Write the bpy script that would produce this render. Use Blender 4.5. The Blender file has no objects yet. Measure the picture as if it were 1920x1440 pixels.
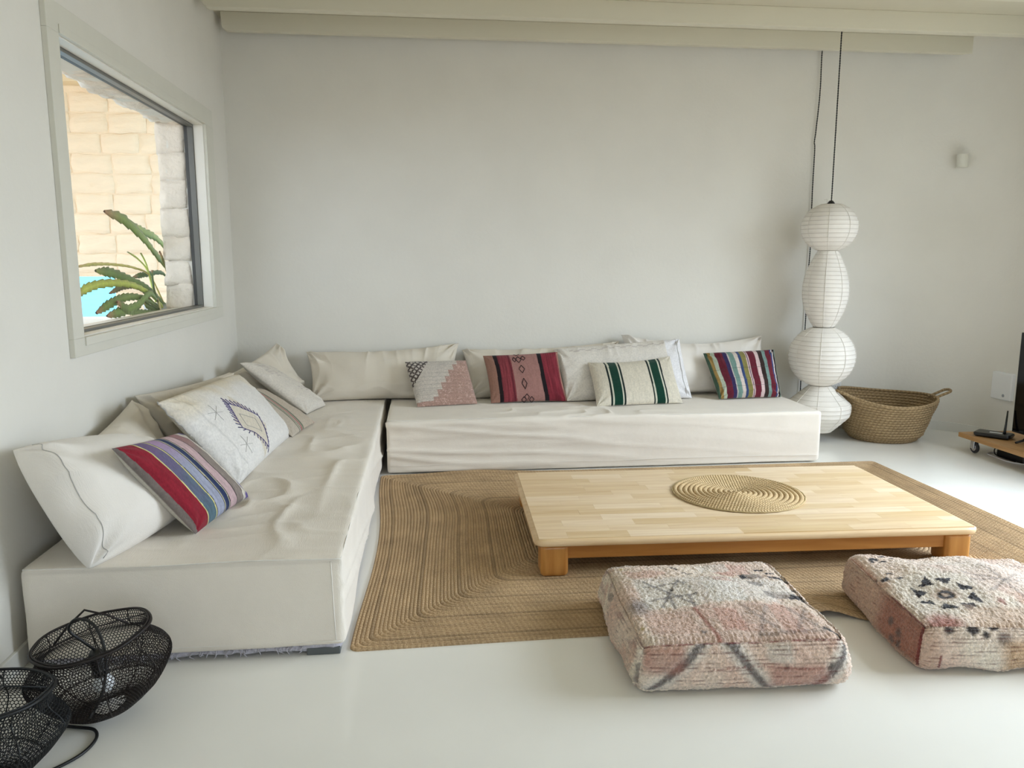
import bpy, bmesh, math, random
import numpy as np
from mathutils import Vector, Matrix

random.seed(7)
RNG = np.random.default_rng(11)
PI = math.pi
SC = bpy.context.scene
COL = SC.collection

# ------------------------------------------------------------------ camera, world, lights
cam_d = bpy.data.cameras.new('camera')
cam_d.sensor_fit = 'HORIZONTAL'
cam_d.sensor_width = 36.0
cam_d.lens = 1465.0 / 1920.0 * 36.0
cam_d.clip_start = 0.05
cam = bpy.data.objects.new('camera', cam_d)
COL.objects.link(cam)
cam.location = (0, 0, 1.4)
cam.rotation_euler = (PI/2 - math.radians(9.0), 0, -math.radians(6.386))
SC.camera = cam

W = bpy.data.worlds.new('world')
SC.world = W
W.use_nodes = True
W.node_tree.nodes['Background'].inputs[0].default_value = (0.76, 0.87, 1.0, 1)
W.node_tree.nodes['Background'].inputs[1].default_value = 3.4

def area(name, loc, rot, sx, sy, power, col):
    l = bpy.data.lights.new(name, 'AREA')
    l.shape = 'RECTANGLE'; l.size = sx; l.size_y = sy; l.energy = power; l.color = col
    o = bpy.data.objects.new(name, l); COL.objects.link(o)
    o.location = loc; o.rotation_euler = rot
    return o
# daylight entering by the glass doors of the right wall and the openings behind the camera
LR = area('daylight_right', (5.2, 3.0, 1.9), (0, PI/2-0.95, 0), 2.2, 3.2, 250, (0.74, 0.86, 1.0)); LR.data.spread = math.radians(135)
LF = area('daylight_front', (2.0, -2.52, 1.35), (PI/2-0.80, 0, 0), 3.0, 1.8, 3, (0.90, 0.95, 1.0)); LF.data.spread = math.radians(140)

SC.view_settings.view_transform = 'Standard'
SC.view_settings.look = 'None'
SC.view_settings.exposure = 0.05
SC.view_settings.gamma = 1.0
SC.view_settings.use_curve_mapping = False

# ------------------------------------------------------------------ helpers
def c(r, g, b):
    def f(v):
        v /= 255.0
        return v/12.92 if v <= 0.04045 else ((v+0.055)/1.055)**2.4
    return (f(r), f(g), f(b))
def ca(*a): return np.array(c(*a))

def vnoise(P, scale, seed=0):
    """numpy value noise in 3-D, range -1..1; P (n,3); scale scalar or 3-vector"""
    Q = np.asarray(P, float)*np.asarray(scale, float) + 1000.0 + seed*17.31
    I = np.floor(Q).astype(np.int64); Fr = Q - I
    Fr = Fr*Fr*(3-2*Fr)
    def h(i, j, k):
        n = (i*374761393 + j*668265263 + k*2147483647 + seed*1274126177) & 0xffffffff
        n = ((n ^ (n >> 13))*1274126177) & 0xffffffff
        n = (n ^ (n >> 16)) & 0xffff
        return n/32767.5 - 1.0
    x, y, z = I[:, 0], I[:, 1], I[:, 2]; u, v, w = Fr[:, 0], Fr[:, 1], Fr[:, 2]
    a = h(x, y, z)*(1-u)+h(x+1, y, z)*u; b = h(x, y+1, z)*(1-u)+h(x+1, y+1, z)*u
    d = h(x, y, z+1)*(1-u)+h(x+1, y, z+1)*u; e = h(x, y+1, z+1)*(1-u)+h(x+1, y+1, z+1)*u
    return (a*(1-v)+b*v)*(1-w) + (d*(1-v)+e*v)*w
def fbm(P, scale, seed=0, oct=3):
    s = 0; a = 1.0; sc = np.asarray(scale, float)
    for i in range(oct):
        s = s + a*vnoise(P, sc, seed+i*5); a *= 0.5; sc = sc*2.03
    return s
def uv3(u, v): return np.stack([u, v, np.zeros_like(u)], 1)
def sstep(a, b, x):
    t = np.clip((x-a)/(b-a), 0, 1); return t*t*(3-2*t)

# ---- materials
def newmat(name):
    m = bpy.data.materials.new(name); m.use_nodes = True
    return m, m.node_tree.nodes, m.node_tree.links, m.node_tree.nodes['Principled BSDF']
def N(nodes, t, **kw):
    n = nodes.new(t)
    for k, v in kw.items(): setattr(n, k, v)
    return n
def mat(name, col, rough=0.6, var=0.06, vscale=6.0, bump=0.0, bscale=200.0, bdist=0.001, metal=0.0, spec=0.5, stretch=(1, 1, 1), attr=None, sheen=0.0, weave=None, coat=0.0, objrand=0.0, trans=0.0):
    """principled material with noise mottling, optional colour attribute, noise or woven-thread bump"""
    m, n, L, B = newmat(name)
    B.inputs['Roughness'].default_value = rough
    B.inputs['Metallic'].default_value = metal
    B.inputs['Specular IOR Level'].default_value = spec
    if sheen: B.inputs['Sheen Weight'].default_value = sheen
    if coat: B.inputs['Coat Weight'].default_value = coat; B.inputs['Coat Roughness'].default_value = 0.08
    tc = N(n, 'ShaderNodeTexCoord')
    mp = N(n, 'ShaderNodeMapping'); mp.inputs['Scale'].default_value = stretch
    L.new(tc.outputs['Object'], mp.inputs['Vector'])
    nz = N(n, 'ShaderNodeTexNoise'); nz.inputs['Scale'].default_value = vscale; nz.inputs['Detail'].default_value = 4
    L.new(mp.outputs[0], nz.inputs['Vector'])
    mr = N(n, 'ShaderNodeMapRange')
    mr.inputs['From Min'].default_value = 0.3; mr.inputs['From Max'].default_value = 0.7
    mr.inputs['To Min'].default_value = 1-var; mr.inputs['To Max'].default_value = 1+var
    L.new(nz.outputs['Fac'], mr.inputs['Value'])
    hsv = N(n, 'ShaderNodeHueSaturation')
    if attr:
        at = N(n, 'ShaderNodeAttribute', attribute_name=attr); L.new(at.outputs['Color'], hsv.inputs['Color'])
    else:
        hsv.inputs['Color'].default_value = (*col, 1)
    if objrand:
        oi = N(n, 'ShaderNodeObjectInfo')
        mr2 = N(n, 'ShaderNodeMapRange'); mr2.inputs['To Min'].default_value = 1-objrand; mr2.inputs['To Max'].default_value = 1+objrand
        L.new(oi.outputs['Random'], mr2.inputs['Value'])
        mu = N(n, 'ShaderNodeMath', operation='MULTIPLY'); L.new(mr.outputs[0], mu.inputs[0]); L.new(mr2.outputs[0], mu.inputs[1])
        L.new(mu.outputs[0], hsv.inputs['Value'])
    else:
        L.new(mr.outputs[0], hsv.inputs['Value'])
    L.new(hsv.outputs[0], B.inputs['Base Color'])
    if bump or weave:
        bp = N(n, 'ShaderNodeBump'); bp.inputs['Strength'].default_value = 1.0
        if weave:
            # crossing threads: two stretched noises in object space
            amp, sc = weave
            outs = []
            for st in ((1, 0.06, 1), (0.06, 1, 0.06)):
                m2 = N(n, 'ShaderNodeMapping'); m2.inputs['Scale'].default_value = (sc*st[0], sc*st[1], sc*st[2])
                L.new(tc.outputs['Object'], m2.inputs['Vector'])
                z2 = N(n, 'ShaderNodeTexNoise'); z2.inputs['Scale'].default_value = 1.0; z2.inputs['Detail'].default_value = 1
                L.new(m2.outputs[0], z2.inputs['Vector']); outs.append(z2)
            ad = N(n, 'ShaderNodeMath', operation='ADD'); L.new(outs[0].outputs['Fac'], ad.inputs[0]); L.new(outs[1].outputs['Fac'], ad.inputs[1])
            bp.inputs['Distance'].default_value = amp
            L.new(ad.outputs[0], bp.inputs['Height'])
        else:
            z2 = N(n, 'ShaderNodeTexNoise'); z2.inputs['Scale'].default_value = bscale; z2.inputs['Detail'].default_value = 3
            L.new(mp.outputs[0], z2.inputs['Vector'])
            bp.inputs['Distance'].default_value = bdist*bump
            L.new(z2.outputs['Fac'], bp.inputs['Height'])
        L.new(bp.outputs[0], B.inputs['Normal'])
    return m

# ---- mesh collection
class MB:
    def __init__(s): s.v = []; s.f = []; s.n = 0
    def add(s, verts, faces):
        verts = [tuple(map(float, p)) for p in verts]
        s.f += [tuple(int(i)+s.n for i in f) for f in faces]; s.v += verts; s.n += len(verts)
    def box(s, x0, x1, y0, y1, z0, z1):
        s.add([(x0, y0, z0), (x1, y0, z0), (x1, y1, z0), (x0, y1, z0), (x0, y0, z1), (x1, y0, z1), (x1, y1, z1), (x0, y1, z1)],
              [(0, 3, 2, 1), (4, 5, 6, 7), (0, 1, 5, 4), (1, 2, 6, 5), (2, 3, 7, 6), (3, 0, 4, 7)])
    def tube(s, pts, r, n=8, closed=False, cap=True):
        P = [Vector(p) for p in pts]; k = len(P); rs = r if hasattr(r, '__len__') else [r]*k
        T = []
        for i in range(k):
            a = P[(i-1) % k] if (closed or i > 0) else P[i]; b = P[(i+1) % k] if (closed or i < k-1) else P[i]
            t = (b-a); T.append(t.normalized() if t.length > 1e-9 else Vector((0, 0, 1)))
        up = Vector((0, 0, 1)) if abs(T[0].z) < 0.9 else Vector((1, 0, 0))
        nrm = (up - T[0]*up.dot(T[0])).normalized()
        vs = []
        for i in range(k):
            nrm = (nrm - T[i]*nrm.dot(T[i]))
            nrm = nrm.normalized() if nrm.length > 1e-6 else T[i].orthogonal().normalized()
            b = T[i].cross(nrm)
            for j in range(n):
                a = 2*PI*j/n; vs.append(P[i] + (nrm*math.cos(a)+b*math.sin(a))*rs[i])
        fs = []
        for i in range(k if closed else k-1):
            i2 = (i+1) % k
            for j in range(n):
                j2 = (j+1) % n; fs.append((i*n+j, i*n+j2, i2*n+j2, i2*n+j))
        if not closed and cap:
            fs.append(tuple(range(n))[::-1]); fs.append(tuple((k-1)*n+j for j in range(n)))
        s.add(vs, fs)
    def lathe(s, prof, seg=32, center=(0, 0, 0), capb=False, capt=False):
        k = len(prof); cx, cy, cz = center; vs = []
        for (r, z) in prof:
            for j in range(seg):
                a = 2*PI*j/seg; vs.append((cx+r*math.cos(a), cy+r*math.sin(a), cz+z))
        fs = [(i*seg+j, i*seg+(j+1) % seg, (i+1)*seg+(j+1) % seg, (i+1)*seg+j) for i in range(k-1) for j in range(seg)]
        if capb: fs.append(tuple(range(seg))[::-1])
        if capt: fs.append(tuple((k-1)*seg+j for j in range(seg)))
        s.add(vs, fs)
    def build(s, name, m, parent=None, smooth=False, bevel=0.0, bseg=2, loc=None, solid=0.0):
        me = bpy.data.meshes.new(name); 
        off = Vector(loc) if loc is not None else Vector((0, 0, 0))
        me.from_pydata([tuple(Vector(p)-off) for p in s.v] if loc is not None else s.v, [], s.f)
        if smooth: me.shade_smooth()
        me.materials.append(m)
        return finish(name, me, parent, bevel, bseg, loc)
def finish(name, me, parent=None, bevel=0.0, bseg=2, loc=None):
    if bevel:
        bm = bmesh.new(); bm.from_mesh(me)
        es = [e for e in bm.edges if len(e.link_faces) == 2 and e.calc_face_angle(0) > 0.5]
        bmesh.ops.bevel(bm, geom=es, offset=bevel, segments=bseg, affect='EDGES', profile=0.5)
        bm.to_mesh(me); bm.free()
    me.update()
    o = bpy.data.objects.new(name, me); COL.objects.link(o)
    if parent is not None: o.parent = parent
    if loc is not None: o.location = loc
    return o
def npmesh(name, V, Fq, m, parent=None, smooth=True, col=None, uv=None, loc=None):
    """fast mesh from numpy verts and quad index array; col (n,3) linear vertex colours; uv (n,2)"""
    V = np.asarray(V, float)
    if loc is not None: V = V - np.asarray(loc)[None, :]
    me = bpy.data.meshes.new(name)
    me.from_pydata(V.tolist(), [], Fq.tolist() if hasattr(Fq, 'tolist') else Fq)
    if smooth: me.shade_smooth()
    if col is not None:
        a = me.color_attributes.new('Col', 'FLOAT_COLOR', 'POINT')
        a.data.foreach_set('color', np.concatenate([np.clip(col, 0, 1), np.ones((len(col), 1))], 1).ravel())
    if uv is not None:
        l = me.uv_layers.new(name='UVMap'); idx = np.empty(len(me.loops), int); me.loops.foreach_get('vertex_index', idx)
        l.data.foreach_set('uv', uv[idx].ravel())
    me.materials.append(m)
    return finish(name, me, parent, loc=loc)
def empty(name, loc, rz=0):
    o = bpy.data.objects.new(name, None); COL.objects.link(o); o.location = loc; o.rotation_euler = (0, 0, rz); o.empty_display_size = 0.1
    return o
def tag(o, label, cat, group=None):
    o['label'] = label; o['category'] = cat
    if group: o['group'] = group
    return o
def struct(o, label=None):
    o['kind'] = 'structure'
    if label: o['label'] = label
    return o
def grid_faces(nu, nv, off=0, flip=False):
    i, j = np.meshgrid(np.arange(nu-1), np.arange(nv-1), indexing='ij')
    a = (i*nv+j).ravel()+off
    f = np.stack([a, a+nv, a+nv+1, a+1], 1)
    return f[:, ::-1] if flip else f
def spline(pts, n):
    """Catmull-Rom through pts, n samples"""
    P = [Vector(p) for p in pts]; P = [P[0]*2-P[1]] + P + [P[-1]*2-P[-2]]
    k = len(P)-3; out = []
    for i in range(n):
        t = i/(n-1)*k; s = min(int(t), k-1); t -= s
        a, b, cc, d = P[s], P[s+1], P[s+2], P[s+3]
        out.append(0.5*((2*b)+(cc-a)*t+(2*a-5*b+4*cc-d)*t*t+(3*b-a-3*cc+d)*t**3))
    return out

def rbox(dx, dy, dz, r, res, n_exp=None):
    """rounded box (dims dx,dy,dz; bottom at z=0; centred in xy), quads about res wide. returns V, F, face id, flat coords"""
    hx, hy, hz = dx/2, dy/2, dz/2
    def lin(h):
        k = max(4, int(2*h/res)); return np.linspace(-h, h, k+1)
    X, Y, Z = lin(hx), lin(hy), lin(hz)
    Vs = []; Fs = []; ids = []; off = 0
    def face(A, Bb, f, fid, flip):
        nonlocal off
        a, b = np.meshgrid(A, Bb, indexing='ij'); p = f(a.ravel(), b.ravel())
        Vs.append(p); Fs.append(grid_faces(len(A), len(Bb), off, flip)); ids.append(np.full(len(p), fid)); off += len(p)
    o = np.ones_like
    face(X, Y, lambda a, b: np.stack([a, b, o(a)*hz], 1), 0, False)
    face(X, Y, lambda a, b: np.stack([a, b, -o(a)*hz], 1), 1, True)
    face(X, Z, lambda a, b: np.stack([a, -o(a)*hy, b], 1), 2, False)
    face(X, Z, lambda a, b: np.stack([a, o(a)*hy, b], 1), 3, True)
    face(Y, Z, lambda a, b: np.stack([-o(a)*hx, a, b], 1), 4, True)
    face(Y, Z, lambda a, b: np.stack([o(a)*hx, a, b], 1), 5, False)
    V = np.concatenate(Vs); Fq = np.concatenate(Fs); fid = np.concatenate(ids)
    key = np.round(V*1e5).astype(np.int64)
    _, first, inv = np.unique(key, axis=0, return_index=True, return_inverse=True); inv = inv.ravel()
    V0 = V[first]; fid = fid[first]; Fq = inv[Fq]
    h = np.array([hx, hy, hz]); rr = min(r, hx, hy, hz)
    inner = np.clip(V0, -(h-rr), h-rr); d = V0-inner
    ln = np.linalg.norm(d, axis=1, keepdims=True); nrm = d/np.maximum(ln, 1e-9)
    P = inner + nrm*rr
    P[:, 2] += hz
    return P, Fq, fid, V0, nrm

# ------------------------------------------------------------------ materials
M = {}
M['wall'] = mat('wall_plaster', c(233, 229, 219), 0.75, 0.018, 3.0, 1.0, 45, 0.0012, spec=0.25)
M['ceil'] = mat('ceiling_paint', c(214, 207, 186), 0.7, 0.02, 3.0)
M['beam'] = mat('beam_paint', c(222, 216, 196), 0.5, 0.03, 5.0, 1.0, 30, 0.001, stretch=(0.1, 1, 1))
M['floor'] = mat('floor_resin', c(240, 237, 228), 0.11, 0.02, 2.2, 1.0, 7, 0.0004, spec=0.45)
M['skirt'] = mat('skirting_paint', c(232, 230, 222), 0.35, 0.01)
M['casing'] = mat('casing_paint', c(222, 219, 206), 0.4, 0.015, 8)
M['liner'] = mat('liner_paint', c(236, 232, 222), 0.45, 0.01)
M['sash'] = mat('sash_grey', c(112, 111, 105), 0.4, 0.02)
M['gasket'] = mat('gasket_dark', c(60, 60, 58), 0.5, 0.02)
M['stone'] = mat('rough_render', c(238, 228, 214), 0.9, 0.08, 9, 1.0, 28, 0.012)
M['block'] = mat('painted_block', c(252, 232, 204), 0.9, 0.05, 7, 1.0, 20, 0.012, stretch=(0.5, 1, 1.6))
M['mortar'] = mat('painted_mortar', c(250, 228, 198), 0.9, 0.05, 9, 1.0, 30, 0.006)
M['tbeam'] = mat('terrace_wood', c(235, 214, 178), 0.7, 0.05, 6, stretch=(0.2, 1, 1))
M['terrace'] = mat('terrace_floor', c(168, 148, 122), 0.8, 0.05)
M['white'] = mat('white_plastic', c(238, 238, 236), 0.4, 0.01)
M['water'] = mat('pool_water', c(120, 208, 244), 0.6, 0.03, 0.3, spec=0.0)
M['black'] = mat('black_plastic', c(16, 16, 17), 0.35, 0.05)
M['screen'] = mat('screen_black', c(6, 6, 8), 0.12, 0.0)
M['cable'] = mat('black_cable', c(14, 14, 14), 0.5, 0.05)
M['steel'] = mat('caster_steel', c(200, 200, 202), 0.25, 0.03, metal=1.0)
M['rubber'] = mat('rubber_grey', c(58, 58, 60), 0.6, 0.05)
M['dark'] = mat('dark_foot', c(88, 92, 92), 0.6, 0.05)
LIN = c(239, 230, 216)
M['linen'] = mat('linen_cover', LIN, 0.85, 0.025, 7, sheen=0.15, weave=(0.0009, 420), spec=0.2)
M['linen2'] = mat('linen_cushion', c(226, 216, 199), 0.88, 0.03, 6, sheen=0.15, weave=(0.0008, 480), spec=0.2)
M['linen3'] = mat('linen_cushion_pale', c(238, 231, 221), 0.88, 0.03, 6, sheen=0.15, weave=(0.0008, 480), spec=0.2)
M['fluff'] = mat('felt_underlay', c(196, 192, 202), 0.95, 0.10, 40, 1.0, 120, 0.006, sheen=0.4)
M['thread'] = mat('seam_thread', c(238, 232, 222), 0.9, 0.04, 40)
M['cloth'] = mat('woven_cloth', (1, 1, 1), 0.92, 0.09, 90, sheen=0.1, weave=(0.0010, 520), attr='Col', spec=0.15)
M['pile'] = mat('wool_pile', (1, 1, 1), 0.95, 0.14, 150, 1.0, 170, 0.006, sheen=0.3, attr='Col', spec=0.1)
M['purple'] = mat('purple_thread', c(92, 84, 128), 0.9, 0.1, 90)
M['blackthread'] = mat('black_thread', c(44, 26, 30), 0.9, 0.1, 90)
M['greythread'] = mat('grey_thread', c(186, 182, 176), 0.9, 0.1, 90)
M['beigethread'] = mat('beige_thread', c(214, 204, 186), 0.9, 0.1, 90)
M['paper'] = mat('rice_paper', c(238, 232, 222), 0.8, 0.03, 14, 1.0, 60, 0.0012)
M['wire'] = mat('shade_wire', c(196, 186, 172), 0.7, 0.05)
M['lantern'] = mat('lantern_wire', c(34, 27, 25), 0.55, 0.25, 60, metal=0.3)
M['lantern2'] = mat('lantern_wire_black', c(26, 28, 30), 0.5, 0.2, 60, metal=0.3)
M['socket'] = mat('lamp_socket', c(10, 10, 10), 0.4, 0.02)
M['bulb'] = mat('bulb_glass', c(235, 238, 240), 0.1, 0.0, spec=0.8)
M['straw'] = mat('straw_binding', c(186, 164, 120), 0.9, 0.15, 90)

def wood(name, col, dark, scale=1.0, rough=0.4, objrand=0.0, axis='x', coat=0.0):
    m, n, L, B = newmat(name)
    tc = N(n, 'ShaderNodeTexCoord'); mp = N(n, 'ShaderNodeMapping')
    s = {'x': (1.2, 14, 14), 'y': (14, 1.2, 14), 'z': (14, 14, 1.2)}[axis]
    mp.inputs['Scale'].default_value = tuple(a*scale for a in s)
    src = tc.outputs['Object']
    if objrand:
        oi = N(n, 'ShaderNodeObjectInfo'); va = N(n, 'ShaderNodeVectorMath', operation='SCALE'); 
        cx = N(n, 'ShaderNodeCombineXYZ'); 
        for i in range(3): L.new(oi.outputs['Random'], cx.inputs[i])
        va.inputs['Scale'].default_value = 13.0; L.new(cx.outputs[0], va.inputs[0])
        ad = N(n, 'ShaderNodeVectorMath', operation='ADD'); L.new(src, ad.inputs[0]); L.new(va.outputs[0], ad.inputs[1]); src = ad.outputs[0]
    L.new(src, mp.inputs['Vector'])
    nz = N(n, 'ShaderNodeTexNoise'); nz.inputs['Scale'].default_value = 2.0; nz.inputs['Detail'].default_value = 6; nz.inputs['Distortion'].default_value = 0.6
    L.new(mp.outputs[0], nz.inputs['Vector'])
    cr = N(n, 'ShaderNodeValToRGB'); cr.color_ramp.elements[0].position = 0.32; cr.color_ramp.elements[1].position = 0.66
    cr.color_ramp.elements[0].color = (*dark, 1); cr.color_ramp.elements[1].color = (*col, 1)
    L.new(nz.outputs['Fac'], cr.inputs[0]); out = cr.outputs[0]
    if objrand:
        hs = N(n, 'ShaderNodeHueSaturation'); mr = N(n, 'ShaderNodeMapRange'); mr.inputs['To Min'].default_value = 1-objrand; mr.inputs['To Max'].default_value = 1+objrand
        L.new(oi.outputs['Random'], mr.inputs['Value']); L.new(mr.outputs[0], hs.inputs['Value']); L.new(out, hs.inputs['Color'])
        mr3 = N(n, 'ShaderNodeMapRange'); mr3.inputs['To Min'].default_value = 1.12; mr3.inputs['To Max'].default_value = 0.82
        L.new(oi.outputs['Random'], mr3.inputs['Value']); L.new(mr3.outputs[0], hs.inputs['Saturation']); out = hs.outputs[0]
    L.new(out, B.inputs['Base Color'])
    B.inputs['Roughness'].default_value = rough
    if coat: B.inputs['Coat Weight'].default_value = coat; B.inputs['Coat Roughness'].default_value = 0.15
    return m
M['stave'] = wood('beech_stave', c(238, 212, 172), c(224, 192, 148), 1.0, 0.42, objrand=0.10)
M['edge'] = wood('beech_edge', c(234, 206, 164), c(218, 184, 138), 1.0, 0.42)
M['honey'] = wood('honey_wood', c(196, 138, 70), c(172, 112, 50), 0.8, 0.35, axis='x', coat=0.2)
M['honeyz'] = wood('honey_wood_upright', c(200, 142, 72), c(176, 116, 52), 0.8, 0.35, axis='z', coat=0.2)
M['dolly'] = wood('dolly_oak', c(190, 148, 96), c(166, 122, 74), 0.8, 0.4, axis='y')

def braid_mat(name, col, dark, fu, fv, amp, rough=0.85, attr=None, wv=0.3):
    """plaited fibre: chevron bump along UV (u runs along the strand in metres, v across 0..1)"""
    m, n, L, B = newmat(name)
    uvn = N(n, 'ShaderNodeUVMap'); uvn.uv_map = 'UVMap'
    sp = N(n, 'ShaderNodeSeparateXYZ'); L.new(uvn.outputs[0], sp.inputs[0])
    fr = N(n, 'ShaderNodeMath', operation='PINGPONG'); fr.inputs[1].default_value = 0.5; L.new(sp.outputs['Y'], fr.inputs[0])
    a = N(n, 'ShaderNodeMath', operation='MULTIPLY'); a.inputs[1].default_value = fu; L.new(sp.outputs['X'], a.inputs[0])
    b = N(n, 'ShaderNodeMath', operation='MULTIPLY'); b.inputs[1].default_value = fv; L.new(fr.outputs[0], b.inputs[0])
    s = N(n, 'ShaderNodeMath', operation='ADD'); L.new(a.outputs[0], s.inputs[0]); L.new(b.outputs[0], s.inputs[1])
    sn = N(n, 'ShaderNodeMath', operation='SINE'); L.new(s.outputs[0], sn.inputs[0])
    tc = N(n, 'ShaderNodeTexCoord'); nz = N(n, 'ShaderNodeTexNoise'); nz.inputs['Scale'].default_value = 160; nz.inputs['Detail'].default_value = 3
    L.new(tc.outputs['Object'], nz.inputs['Vector'])
    n2 = N(n, 'ShaderNodeTexNoise'); n2.inputs['Scale'].default_value = 5; n2.inputs['Detail'].default_value = 3; L.new(tc.outputs['Object'], n2.inputs['Vector'])
    ad = N(n, 'ShaderNodeMath', operation='MULTIPLY_ADD'); ad.inputs[1].default_value = wv; L.new(sn.outputs[0], ad.inputs[0]); L.new(nz.outputs['Fac'], ad.inputs[2])
    mr = N(n, 'ShaderNodeMapRange'); mr.inputs['From Min'].default_value = 0.1; mr.inputs['From Max'].default_value = 0.9; L.new(ad.outputs[0], mr.inputs['Value'])
    mx = N(n, 'ShaderNodeMix', data_type='RGBA'); L.new(mr.outputs[0], mx.inputs['Factor'])
    mx.inputs[6].default_value = (*dark, 1); mx.inputs[7].default_value = (*col, 1)
    out = mx.outputs[2]
    if attr:
        at = N(n, 'ShaderNodeAttribute', attribute_name=attr)
        m2 = N(n, 'ShaderNodeMix', data_type='RGBA', blend_type='MULTIPLY'); m2.inputs['Factor'].default_value = 1
        L.new(out, m2.inputs[6]); L.new(at.outputs['Color'], m2.inputs[7]); out = m2.outputs[2]
    hs = N(n, 'ShaderNodeHueSaturation'); L.new(out, hs.inputs['Color'])
    mr2 = N(n, 'ShaderNodeMapRange'); mr2.inputs['From Min'].default_value = 0.3; mr2.inputs['From Max'].default_value = 0.7; mr2.inputs['To Min'].default_value = 0.86; mr2.inputs['To Max'].default_value = 1.12
    L.new(n2.outputs['Fac'], mr2.inputs['Value']); L.new(mr2.outputs[0], hs.inputs['Value'])
    L.new(hs.outputs[0], B.inputs['Base Color'])
    bp = N(n, 'ShaderNodeBump'); bp.inputs['Distance'].default_value = amp; L.new(ad.outputs[0], bp.inputs['Height']); L.new(bp.outputs[0], B.inputs['Normal'])
    B.inputs['Roughness'].default_value = rough; B.inputs['Specular IOR Level'].default_value = 0.2
    return m
M['jute'] = braid_mat('jute_braid', c(218, 188, 148), c(160, 130, 94), 300, 5.0, 0.005, attr='Col', wv=0.10)
M['raffia'] = braid_mat('raffia_coil', c(236, 208, 162), c(170, 140, 96), 420, 2.5, 0.004)
M['palm'] = braid_mat('palm_braid', c(196, 170, 130), c(120, 96, 66), 210, 5.0, 0.006, wv=0.14)

def glass_mat():
    m, n, L, B = newmat('window_glass')
    n.remove(B); o = n['Material Output']
    t = N(n, 'ShaderNodeBsdfTransparent'); g = N(n, 'ShaderNodeBsdfGlossy'); g.inputs['Roughness'].default_value = 0.02
    mx = N(n, 'ShaderNodeMixShader'); mx.inputs[0].default_value = 0.04
    L.new(t.outputs[0], mx.inputs[1]); L.new(g.outputs[0], mx.inputs[2]); L.new(mx.outputs[0], o.inputs[0])
    return m
M['glass'] = glass_mat()

# ------------------------------------------------------------------ setting
XL, YB, XR, YF, ZC = -1.42, 6.12, 4.45, -2.4, 3.11
b = MB(); b.box(-1.66, 4.75, YF-0.2, 6.4, -0.1, 0.0); struct(b.build('floor', M['floor']))
b = MB(); b.box(-1.66, 4.75, YF-0.2, 6.4, ZC, ZC+0.12); struct(b.build('ceiling', M['ceil']))
b = MB(); b.box(-1.66, 3.85, YB, YB+0.24, 0, ZC); struct(b.build('wall_back', M['wall']))
# left wall with the window opening
WY0, WY1, WZ0, WZ1 = 3.40, 5.47, 1.085, 2.275
b = MB()
b.box(XL-0.24, XL, YF, WY0, 0, ZC); b.box(XL-0.24, XL, WY1, YB, 0, ZC)
b.box(XL-0.24, XL, WY0, WY1, 0, WZ0); b.box(XL-0.24, XL, WY0, WY1, WZ1, ZC)
wl = struct(b.build('wall_left', M['wall']))
# right wall: rounded corner, then a straight run with the opening of the glass doors
b = MB(); pts = []
for i in range(25):
    a = PI/2*(1-i/24); pts.append((3.85+0.6*math.cos(a), 5.52+0.6*math.sin(a)))
outer = [(4.75 if i > 12 else 3.85+0.9*min(1, i/12), 6.36 if i < 12 else 6.36-0.84*(i-12)/12) for i in range(25)]
vs = [(x, y, 0) for x, y in pts]+[(x, y, ZC) for x, y in pts]
vs += [(x, y, 0) for x, y in outer]+[(x, y, ZC) for x, y in outer]
fs = [(i, i+1, 26+i-1+1-1+0, 25+i) for i in range(0)]
for i in range(24):
    fs += [(i+1, i, 25+i, 26+i), (50+i, 51+i, 76+i, 75+i)]
b.add(vs, fs)
OY0, OY1, OZ1 = 1.55, 4.35, 2.3
b.box(XR, XR+0.3, OY1, 5.52, 0, ZC); b.box(XR, XR+0.3, OY0, OY1, OZ1, ZC); b.box(XR, XR+0.3, YF, OY0, 0, ZC)
wr = struct(b.build('wall_right', M['wall'], smooth=False))
for p in wr.data.polygons:
    p.use_smooth = p.index < 48
b = MB()
b.box(-1.66, 0.4, YF-0.2, YF, 0, ZC); b.box(3.6, 4.75, YF-0.2, YF, 0, ZC); b.box(0.4, 3.6, YF-0.2, YF, 2.3, ZC)
struct(b.build('wall_front', M['wall']))
def door_frame(name, axis, a0, a1, z1, pos, n):
    r = empty(name, (0, 0, 0)); struct(r)
    def bar(nm, u0, u1, z0, zz1):
        m = MB()
        if axis == 'y': m.box(pos, pos+0.06, u0, u1, z0, zz1)
        else: m.box(u0, u1, pos, pos+0.06, z0, zz1)
        m.build(nm, M['casing'], r, bevel=0.004)
    for k in range(n+1):
        u = a0+(a1-a0)*k/n; bar('door_stile', max(a0, u-0.03), min(a1, u+0.03), 0.0, z1)
    bar('door_rail', a0, a1, z1-0.06, z1-0.001); bar('door_sill', a0, a1, 0.0, 0.05)
door_frame('door_1', 'y', OY0, OY1, OZ1, XR+0.02, 4)
door_frame('door_2', 'x', 0.4, 3.6, 2.3, YF-0.1, 3)

# skirtings
b = MB(); b.box(-1.40, 3.85, YB-0.014, YB, 0, 0.075); struct(b.build('baseboard_back', M['skirt'], bevel=0.003))
b = MB(); b.box(XL, XL+0.014, YF, YB-0.014, 0, 0.075); struct(b.build('baseboard_left', M['skirt'], bevel=0.003))
b = MB(); vs = []; fs = []
for i in range(25):
    a = PI/2*(1-i/24)
    for rr in (0.588, 0.602):
        for zz in (0, 0.075): vs.append((3.85+rr*math.cos(a), 5.52+rr*math.sin(a), zz))
for i in range(24):
    k = i*4; fs += [(k+4, k, k+1, k+5), (k+5, k+1, k+3, k+7)]
b.add(vs, fs); b.box(XR-0.012, XR, OY1, 5.52, 0, 0.075)
struct(b.build('baseboard_right', M['skirt']))

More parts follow.
